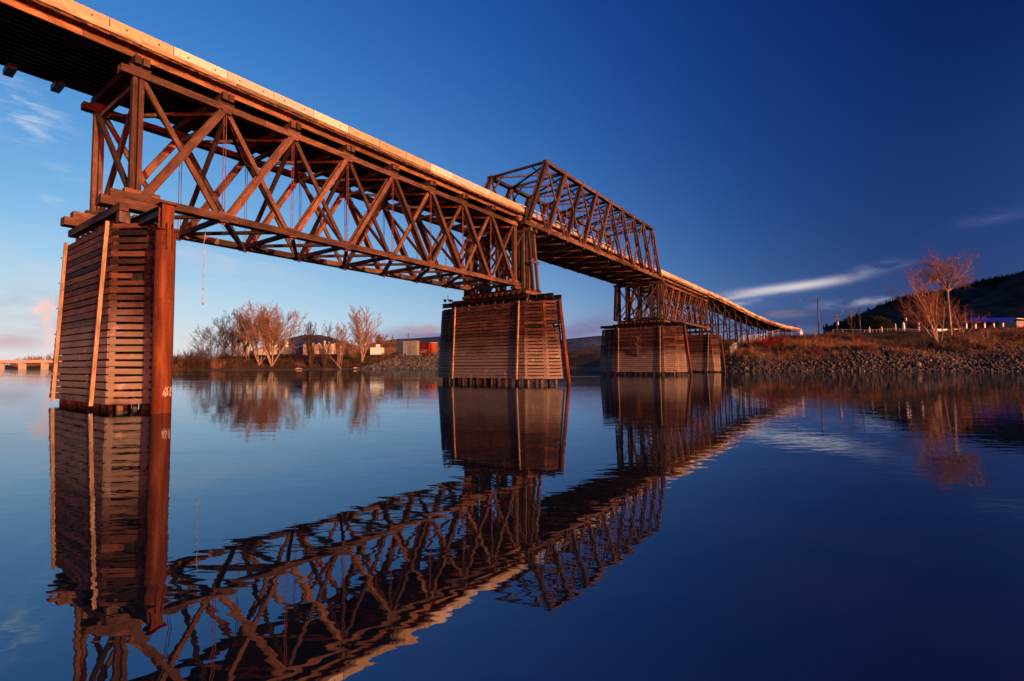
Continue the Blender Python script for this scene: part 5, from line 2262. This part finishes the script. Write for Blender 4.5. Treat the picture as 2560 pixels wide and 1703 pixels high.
# unseen valley ridge further right, added and shaped to keep the hills in shade
hill('shading_ridge', [(2200, 1800, 560), (2050, 1300, 600), (1950, 950, 600), (1900, 600, 560), (1820, 250, 520), (1770, -100, 480), (1720, -450, 380), (1650, -800, 100)], 500, 700, MT['hill'], 50, 12)
LH = [(600, 884), (660, 868), (724, 846), (760, 838), (800, 838), (840, 848), (880, 862), (930, 876), (980, 884)]
hill('far_hill', crest_px(LH, 3600), 900, 1200, MT['hill_far'], 60, 5, 160, 30)
LH2 = [(840, 880), (900, 868), (945, 856), (990, 848), (1040, 846), (1100, 842), (1200, 838), (1300, 842), (1400, 850), (1440, 846), (1480, 842), (1560, 836), (1700, 842), (1800, 850), (1900, 852), (2000, 850), (2100, 848)]
hill('far_mountain', crest_px(LH2, 5200), 1500, 1500, MT['hill_far'], 90, 6, 240, 30)

# pines along the hill crests: one mass far away
def pines(name, cr, n, rng, hmin, hmax, spread):
    cx, cy, cz = cr
    k = len(cx)
    V0 = []
    segs = []
    for i in range(n):
        u = rng.uniform(0, k - 1.01)
        a = int(u)
        t_ = u - a
        x, y, z = (c[a] + (c[a + 1] - c[a]) * t_ for c in (cx, cy, cz))
        rd = rng.uniform(-spread, 0)
        rad = math.hypot(x, y)
        q = -rd / 700
        x += rd * x / rad
        y += rd * y / rad
        z = z * (1 - q) ** 1.25 + 1
        if vnoise(np.array([x]), np.array([y]), 90, 4)[0] < 0.42:
            continue
        h_ = rng.uniform(hmin, hmax)
        segs.append((x, y, z - 3, x, y, z + h_, h_ * 0.24, 0.1))
    v, f = tubes(segs, 6)
    return tag(npmesh(name, v, f, MT['needle']), kind='stuff')


rgx = random.Random(31)
pines('hill_pines', cr1, 1500, rgx, 7, 15, 160)

# ================================================================== right bank street furniture
pole_pts = {}


def lamp(label, bx, by, tx, ty, ax, ay, Y):
    b0 = at(bx, by, Y)
    zg = tz(b0.x, Y)
    tp = at(tx, ty, Y)
    ae = at(ax, ay, Y)
    t = thing('street_lamp', label, 'street lamp', (b0.x, Y, zg), 0, 'street lamps on the right bank')
    h = tp.z - zg
    lean = tp.x - b0.x
    mb = MB()
    mb.cyl((0, 0, 0), (lean, 0, h), 0.22, 0.15, 12)
    mb.cyl((0, 0, 0), (0, 0, 0.5), 0.25, 0.22, 12)
    mb.build('pole', MT['polesteel'], t, True)
    mb = MB()
    dx = ae.x - b0.x
    za = ae.z - zg
    pts = []
    for k in range(9):
        f_ = k / 8
        pts.append((lean + (dx - lean) * f_, 0, (h - 1.1) + (za - h + 1.1) * (1 - (1 - f_) ** 2.2)))
    for p_, q_ in zip(pts[:-1], pts[1:]):
        mb.cyl(p_, q_, 0.085, None, 8)
    mb.cyl((lean, 0, h - 0.2), pts[3], 0.03, None, 6)
    mb.build('arm', MT['polesteel'], t, True)
    mb = MB()
    mb.beam((dx - 0.5, 0, za - 0.03), (dx + 0.3, 0, za + 0.04), 0.24, 0.12, (0, 0, 1), 0.5, 0, 0.14, 0.08)
    mb.build('lamp_head', MT['polesteel'], t)
    return t


lamp('taller brown street lamp with arm reaching left, nearest the bridge end', *Rz(806, 672), *Rz(798, 440), *Rz(668, 453), 172)
lamp('shorter street lamp with arm reaching left, in front of the hill slope', *Rz(1120, 665), *Rz(1112, 515), *Rz(985, 538), 205)


def utility_pole(label, zx, zyt, Y, arms=True):
    px, pyt = Rz(zx, zyt)
    p = at(px, pyt, Y)
    zg = tz(p.x, Y)
    h = p.z - zg
    t = thing('utility_pole', label, 'utility pole', (p.x, Y, zg), 0.2, 'wooden utility poles on the right bank')
    mb = MB()
    mb.cyl((0, 0, -0.3), (0, 0, h), 0.2, 0.14, 10)
    mb.build('pole', MT['polewood'], t, True)
    if arms:
        for k, (z, w) in enumerate(((h - 0.5, 0.9), (h - 1.7, 1.6))):
            mb = MB()
            mb.box((-w, -0.24, z - 0.09), (w, -0.14, z + 0.09))
            for x in (-w * .9, -w * .45, w * .45, w * .9):
                mb.cyl((x, -0.19, z + 0.09), (x, -0.19, z + 0.34), 0.06, 0.04, 6)
            mb.build('crossarm', MT['polewood'], t)
        mb = MB()
        mb.cyl((0.42, -0.1, h - 4.2), (0.42, -0.1, h - 3.0), 0.24, None, 12)
        mb.build('transformer', MT['rail'], t)
    return t, h


up1, hh1 = utility_pole('wooden utility pole with two crossarms between the two street lamps', 940, 560, 185)
up2, hh2 = utility_pole('wooden utility pole just left of the fan-shaped tree', 1456, 532, 200)
up3, hh3 = utility_pole('plain short pole, left of a pair beyond the bridge end', 624, 625, 190, False)
up4, hh4 = utility_pole('plain short pole, right of a pair beyond the bridge end', 640, 628, 192, False)
up5, hh5 = utility_pole('slim pole above the left end of the blue canopy', 1958, 540, 190, False)
wires = thing('overhead_wires', 'thin sagging wires strung between the utility poles before the hill', 'wires', up1.location)
for dz in (-0.25, -1.4):
    for dx in (-0.8, 0.8):
        a = Vector((dx, 0, hh1 + dz))
        b = up2.location - up1.location + Vector((dx, 0, hh2 + dz))
        c = b + Vector((60, 25, -1.0))
        mb = MB()
        for p_, q_ in ((a, b), (b, c)):
            prev = p_
            for k in range(1, 13):
                f_ = k / 12
                nx_ = p_.lerp(q_, f_) - Vector((0, 0, 2.2 * 4 * f_ * (1 - f_) * 0.6))
                mb.cyl(prev, nx_, 0.016, None, 4, 0.5, 0, False)
                prev = nx_
        mb.build('wire', MT['black'], wires)

# chain-link fence
FPX = [(1823, 894), (1830, 887), (1848, 869), (1860, 859), (1872, 858), (1890, 856), (1904, 856), (1918, 850), (1932, 846), (1948, 843), (1966, 842), (1980, 842), (2000, 841), (2018, 836), (2035, 832), (2058, 830), (2081, 829), (2106, 829)]
fpts = [ground_hit(*q) for q in FPX]
fp = [fpts[0]]
for a in fpts[1:]:
    if (a - fp[-1]).length > 1.0 and a.y > fp[-1].y - 8:
        fp.append(a)
fence = thing('chain_link_fence', 'silver chain link fence climbing the slope from the water past the trestle', 'fence', fp[0])


def mesh_material():
    m, nt, bs = newmat('chain_link_mesh')
    b = NB(nt)
    out = nt.nodes['Material Output']
    uv = b.n('ShaderNodeTexCoord').outputs['UV']
    sp = b.n('ShaderNodeSeparateXYZ')
    b.l(uv, sp.inputs[0])
    a = b.m('ABSOLUTE', b.m('SUBTRACT', b.m('FRACT', b.m('MULTIPLY', b.m('ADD', sp.outputs[0], sp.outputs[1]), 9.0)), 0.5))
    c = b.m('ABSOLUTE', b.m('SUBTRACT', b.m('FRACT', b.m('MULTIPLY', b.m('SUBTRACT', sp.outputs[0], sp.outputs[1]), 9.0)), 0.5))
    k = b.m('LESS_THAN', b.m('MINIMUM', a, c), 0.028)
    bs.inputs['Base Color'].default_value = (0.5, 0.46, 0.42, 1)
    bs.inputs['Roughness'].default_value = 0.5
    tr_ = b.n('ShaderNodeBsdfTransparent')
    mx = b.n('ShaderNodeMixShader')
    b.l(k, mx.inputs[0])
    b.l(tr_.outputs[0], mx.inputs[1])
    b.l(bs.outputs[0], mx.inputs[2])
    b.l(mx.outputs[0], out.inputs['Surface'])
    return m


MT['link'] = mesh_material()
dense = []
for a, b in zip(fp[:-1], fp[1:]):
    k = max(1, int(round((b - a).length / 3.0)))
    for i in range(k):
        q = a.lerp(b, i / k)
        q.z = tz(q.x, q.y)
        dense.append(q)
dense.append(fp[-1])
FH = 2.1
for k, q in enumerate(dense):
    mb = MB()
    l = q - fp[0]
    rad = 0.075 if k % 4 == 0 else 0.05
    mb.cyl(l - Vector((0, 0, 0.3)), l + Vector((0, 0, FH + (0.12 if k % 4 == 0 else 0))), rad, None, 8)
    mb.build('fence_post', MT['rail'], fence, True)
mb = MB()
for a, b in zip(dense[:-1], dense[1:]):
    mb.cyl(a - fp[0] + Vector((0, 0, FH)), b - fp[0] + Vector((0, 0, FH)), 0.03, None, 6)
mb.build('top_rail', MT['rail'], fence)
mb = MB()
dist = 0
for a, b in zip(dense[:-1], dense[1:]):
    l = (b - a).length
    i = len(mb.v)
    mb.v += [a - fp[0], b - fp[0], b - fp[0] + Vector((0, 0, FH)), a - fp[0] + Vector((0, 0, FH))]
    mb.face((i, i + 1, i + 2, i + 3), [(dist, 0), (dist + l, 0), (dist + l, FH), (dist, FH)], 0.5)
    dist += l
mb.build('mesh_panel', MT['link'], fence)


# canopy and vehicles on the crest
def on_crest(zx, zy, Y):
    px, py = Rz(zx, zy)
    p = at(px, py, Y)
    return p


YC = 205
a, b = on_crest(1946, 600, YC), on_crest(2280, 585, YC)
zg = tz((a.x + b.x) / 2, YC)
cn = thing('fuel_canopy', 'long flat station canopy with bright blue fascia at the right edge', 'canopy', (a.x, YC, zg))
w = b.x - a.x
zt_ = on_crest(2100, 588, YC).z - zg
zb_ = on_crest(2100, 616, YC).z - zg
mb = MB()
mb.box((0, 0, zb_), (w, 0.25, zt_), 0.5)
mb.box((w - 0.25, 0.252, zb_), (w, 12, zt_), 0.5)
mb.build('fascia', MT['blue'], cn)
mb = MB()
mb.box((0.1, 0.252, zb_ + 0.1), (w - 0.252, 12, zb_ + 0.4), 0.5)
mb.build('roof', MT['greyside'], cn)
for k in range(5):
    mb = MB()
    x = 1.5 + (w - 3) * k / 4
    mb.box((x - 0.2, 3.0, 0), (x + 0.2, 3.4, zb_ + 0.098), 0.5, 0, 2)
    mb.build('column', MT['white'], cn)
for k in range(4):
    mb = MB()
    x = w * (0.3 + 0.22 * k)
    mb.box((x, 1.5, zb_ - 0.05), (x + 1.0, 2.0, zb_ + 0.09), 0.5)
    mb.build('lamp', MT['white'], cn)
c = on_crest(2300, 610, YC + 14)
st_ = thing('station_shop', 'low grey building with a sloping tan roof edge right of the blue canopy', 'building', (c.x, YC + 14, tz(c.x, YC + 14)))
hh = on_crest(2300, 612, YC + 14).z - st_.location.z
mb = MB()
mb.box((0, 0, 0), (22, 8, hh), 0.5)
mb.build('wall', MT['greyside'], st_)
mb = MB()
mb.prism([(-0.5, -0.8, hh + 0.9), (-0.5, 8.5, hh + 0.9), (-0.5, 8.5, hh + 1.2), (-0.5, -0.8, hh + 1.2)], (0, 0, 0), (23, 0, -1.2))
mb.build('roof', MT['tan'], st_)
mb = MB()
for k in range(8):
    mb.box((1 + k * 2.6, -0.06, 0.6), (2.9 + k * 2.6, -0.004, hh * 0.8), 0.5)
mb.build('window', MT['glass'], st_)


def vehicle(name, label, cat, zx, zy, Y, rz, kind, mat, group='vehicles parked on the right bank'):
    p = on_crest(zx, zy, Y)
    t = thing(name, label, cat, (p.x, Y, tz(p.x, Y)), rz, group)
    Lg, wd = (5.2, 1.95) if kind == 'van' else (4.6, 1.8)
    if kind == 'van':
        prof = [(-2.6, 0.35), (2.55, 0.35), (2.62, 0.75), (2.5, 1.05), (1.65, 1.2), (1.0, 1.98), (-2.35, 2.05), (-2.6, 1.2)]
        win = [[(1.5, 1.22), (0.95, 1.85), (-0.1, 1.88), (-0.1, 1.22)], [(-0.25, 1.22), (-0.25, 1.88), (-2.2, 1.88), (-2.35, 1.22)]]
    else:
        prof = [(-2.3, 0.35), (2.25, 0.35), (2.3, 0.7), (2.1, 0.9), (1.1, 1.0), (0.4, 1.45), (-1.0, 1.48), (-1.7, 1.05), (-2.25, 0.95)]
        win = [[(0.95, 1.0), (0.38, 1.38), (-0.25, 1.4), (-0.25, 1.0)], [(-0.35, 1.0), (-0.35, 1.4), (-0.98, 1.4), (-1.5, 1.03)]]
    mb = MB()
    mb.prism([(x, -wd / 2, z) for x, z in prof], (0, 0, 0), (0, wd, 0), 0.5)
    body = mb.build('body', mat, t)
    bv = body.modifiers.new('soft', 'BEVEL')
    bv.width = 0.08
    bv.segments = 2
    for wq in win:
        mb = MB()
        for y in (-wd / 2 - 0.012, wd / 2 - 0.002):
            mb.prism([(x, y, z) for x, z in wq], (0, 0, 0), (0, 0.014, 0), 0.5)
        mb.build('window', MT['glass'], t)
    mb = MB()
    x0, z0, x1, z1 = (1.62, 1.26, 1.05, 1.9) if kind == 'van' else (1.05, 1.03, 0.45, 1.41)
    mb.beam((x0, 0, z0), (x1, 0, z1), wd * 0.85, 0.05, (1, 0, 1))
    x0, z0, x1, z1 = (-2.59, 1.25, -2.42, 1.95) if kind == 'van' else (-1.66, 1.1, -1.05, 1.44)
    mb.beam((x0, 0, z0), (x1, 0, z1), wd * 0.85, 0.05, (-1, 0, 0.6))
    mb.build('windscreen', MT['glass'], t)
    for x in (Lg * -0.31, Lg * 0.31):
        for y in (-wd / 2, wd / 2):
            mb = MB()
            mb.cyl((x, y - 0.1, 0.33), (x, y + 0.1, 0.33), 0.33, None, 18)
            wl_ = mb.build('wheel', MT['rubber'], t)
            mb = MB()
            s_ = 1 if y > 0 else -1
            mb.cyl((x, y + s_ * 0.085, 0.33), (x, y + s_ * 0.112, 0.33), 0.2, None, 14)
            mb.build('rim', MT['rail'], wl_)
    for y in (-wd * 0.36, wd * 0.36):
        mb = MB()
        fx = 2.5 if kind == 'van' else 2.16
        mb.box((fx, y - 0.16, 0.72), (fx + 0.14, y + 0.16, 0.9), 0.5)
        mb.build('headlight', MT['white'], t)
    return t


vehicle('parked_van', 'white van under the right end of the blue canopy', 'van', 2200, 655, 190, -1.15, 'van', MT['white'])
vehicle('parked_car', 'white car under the left end of the blue canopy', 'car', 1955, 660, 188, 0.15, 'car', MT['white'])
vehicle('parked_car', 'pale car between the white car and the van under the canopy', 'car', 2035, 660, 189, 2.9, 'car', MT['rail'])
# white truck trailer hidden behind the tall tree
p = on_crest(1790, 660, 196)
tl_ = thing('truck_trailer', 'long white trailer box half hidden behind the tall straight trunk', 'trailer', (p.x - 6, 196, tz(p.x, 196)), 0.0, 'vehicles parked on the right bank')
mb = MB()
mb.box((0, 0, 1.1), (12.5, 2.5, 3.9), 0.5)
mb.build('body', MT['white'], tl_)
for x in (1.2, 2.4, 10.5):
    mb = MB()
    mb.cyl((x, 0.02, 0.5), (x, 0.32, 0.5), 0.5, None, 18)
    mb.build('wheel', MT['rubber'], tl_)
mb = MB()
mb.box((0.2, 0.4, 0.8), (12.2, 2.1, 1.08), 0.5)
mb.build('chassis', MT['black'], tl_)

# upright white gas bottles and posts catching the sun along the crest fence
BGp = 'sunlit tanks along the crest'
for zx, zyb, zyt, wpx, lab in ((1447, 662, 626, 18, 'white upright tank glinting in the sun under the left utility wires'),
                               (1562, 676, 622, 15, 'tall narrow white tank glinting left of the fan-shaped tree'),
                               (1284, 680, 658, 9, 'small orange-lit tan tank right of the evergreen'),
                               (1190, 672, 660, 10, 'low tan tank left of the evergreen'),
                               (1386, 650, 636, 9, 'small tan tank between the evergreen and the wooden pole')):
    Y = 172 if zx != 1386 else 190
    pb, pt = on_crest(zx, zyb, Y), on_crest(zx, zyt, Y)
    r_ = wpx / 3.0218 / F_PX * Y / 2
    zg = tz(pb.x, Y)
    t = thing('gas_tank', lab, 'tank', (pb.x, Y, zg), 0, BGp)
    h_ = max(1.2, pt.z - zg)
    mb = MB()
    mb.lathe([(r_ * 0.9, 0), (r_, 0.1), (r_, h_ * 0.85), (r_ * 0.75, h_ * 0.95), (r_ * 0.3, h_)], 18)
    mb.build('shell', MT['white'] if zx in (1447, 1562) else MT['tan'], t, True)
    mb = MB()
    mb.cyl((0, 0, h_), (0, 0, h_ + 0.25), r_ * 0.25, None, 10)
    mb.build('valve', MT['rail'], t)
# second fence line of plain posts on the crest
fp2 = []
for zx in (910, 985, 1150, 1175, 1212, 1238, 1265, 1322, 1352, 1412, 1492, 1508, 1540):
    px, _ = Rz(zx, 0)
    Y = 165
    x = at(px, 800, Y).x
    fp2.append((x, Y, tz(x, Y)))
cf2 = thing('crest_fence', 'row of thin grey fence posts with a rail along the crest before the hill', 'fence', fp2[0])
o0 = Vector(fp2[0])
for q in fp2:
    mb = MB()
    l = Vector(q) - o0
    mb.cyl(l - Vector((0, 0, .2)), l + Vector((0, 0, 2.0)), 0.05, None, 8)
    mb.build('fence_post', MT['rail'], cf2)
mb = MB()
for a, b in zip(fp2[:-1], fp2[1:]):
    mb.cyl(Vector(a) - o0 + Vector((0, 0, 1.95)), Vector(b) - o0 + Vector((0, 0, 1.95)), 0.025, None, 6)
mb.build('top_rail', MT['rail'], cf2)


# ================================================================== steam plume far left
def steam():
    m = bpy.data.materials.new('steam')
    m.use_nodes = True
    nt = m.node_tree
    nt.nodes.remove(nt.nodes['Principled BSDF'])
    b = NB(nt)
    out = nt.nodes['Material Output']
    p = b.n('ShaderNodeTexCoord').outputs['Object']
    nz = b.noise(p, 0.045, 4, 0.6, 0.3)
    sp = b.n('ShaderNodeSeparateXYZ')
    b.l(p, sp.inputs[0])
    # narrow wavering column with a rolled head
    z = sp.outputs[2]
    cx = b.m('MULTIPLY', b.m('SINE', b.m('MULTIPLY', z, 0.035)), 4.0)
    dx = b.m('SUBTRACT', sp.outputs[0], cx)
    dy = sp.outputs[1]
    rad = b.m('ADD', 15.0, b.m('MULTIPLY', b.rng(z, 60, 150), 8.0))
    r2 = b.m('SQRT', b.m('ADD', b.m('MULTIPLY', dx, dx), b.m('MULTIPLY', dy, dy)))
    q1 = b.m('MULTIPLY', b.m('SUBTRACT', 1.0, b.m('DIVIDE', r2, rad)), b.rng(z, 175, 150))
    hx = b.m('DIVIDE', b.m('ADD', sp.outputs[0], 5.0), 34.0)
    hz = b.m('DIVIDE', b.m('SUBTRACT', z, 150.0), 34.0)
    hy = b.m('DIVIDE', dy, 27.0)
    q2 = b.m('SUBTRACT', 1.0, b.m('SQRT', b.m('ADD', b.m('ADD', b.m('MULTIPLY', hx, hx), b.m('MULTIPLY', hy, hy)), b.m('MULTIPLY', hz, hz))))
    wx = b.m('DIVIDE', b.m('ADD', sp.outputs[0], 30.0), 34.0)
    wz = b.m('DIVIDE', b.m('SUBTRACT', z, 140.0), 17.0)
    q3 = b.m('MULTIPLY', b.m('SUBTRACT', 1.0, b.m('SQRT', b.m('ADD', b.m('ADD', b.m('MULTIPLY', wx, wx), b.m('MULTIPLY', hy, hy)), b.m('MULTIPLY', wz, wz)))), 0.6)
    q = b.m('MAXIMUM', b.m('MAXIMUM', q1, q2), q3)
    q = b.m('ADD', q, b.m('MULTIPLY', b.m('SUBTRACT', nz, 0.5), 1.5))
    den = b.rng(q, 0.0, 0.7)
    den = b.m('MULTIPLY', den, b.rng(z, 0, 30, 0.2, 1))
    v = b.n('ShaderNodeVolumePrincipled')
    v.inputs['Color'].default_value = (0.86, 0.93, 1.0, 1)
    v.inputs['Anisotropy'].default_value = -0.2
    b.l(b.m('MULTIPLY', den, 0.015), v.inputs['Density'])
    b.l(v.outputs[0], out.inputs['Volume'])
    Y = 1500
    p0 = at(*FZ(432, 600), Y)
    mb = MB()
    mb.lathe([(40, 0), (44, 60), (72, 105), (74, 160), (45, 196)], 16)
    o = mb.build('steam_plume', m, None, False, None)
    o.location = (p0.x, Y, p0.z - 8)
    tag(o, kind='stuff')


steam()
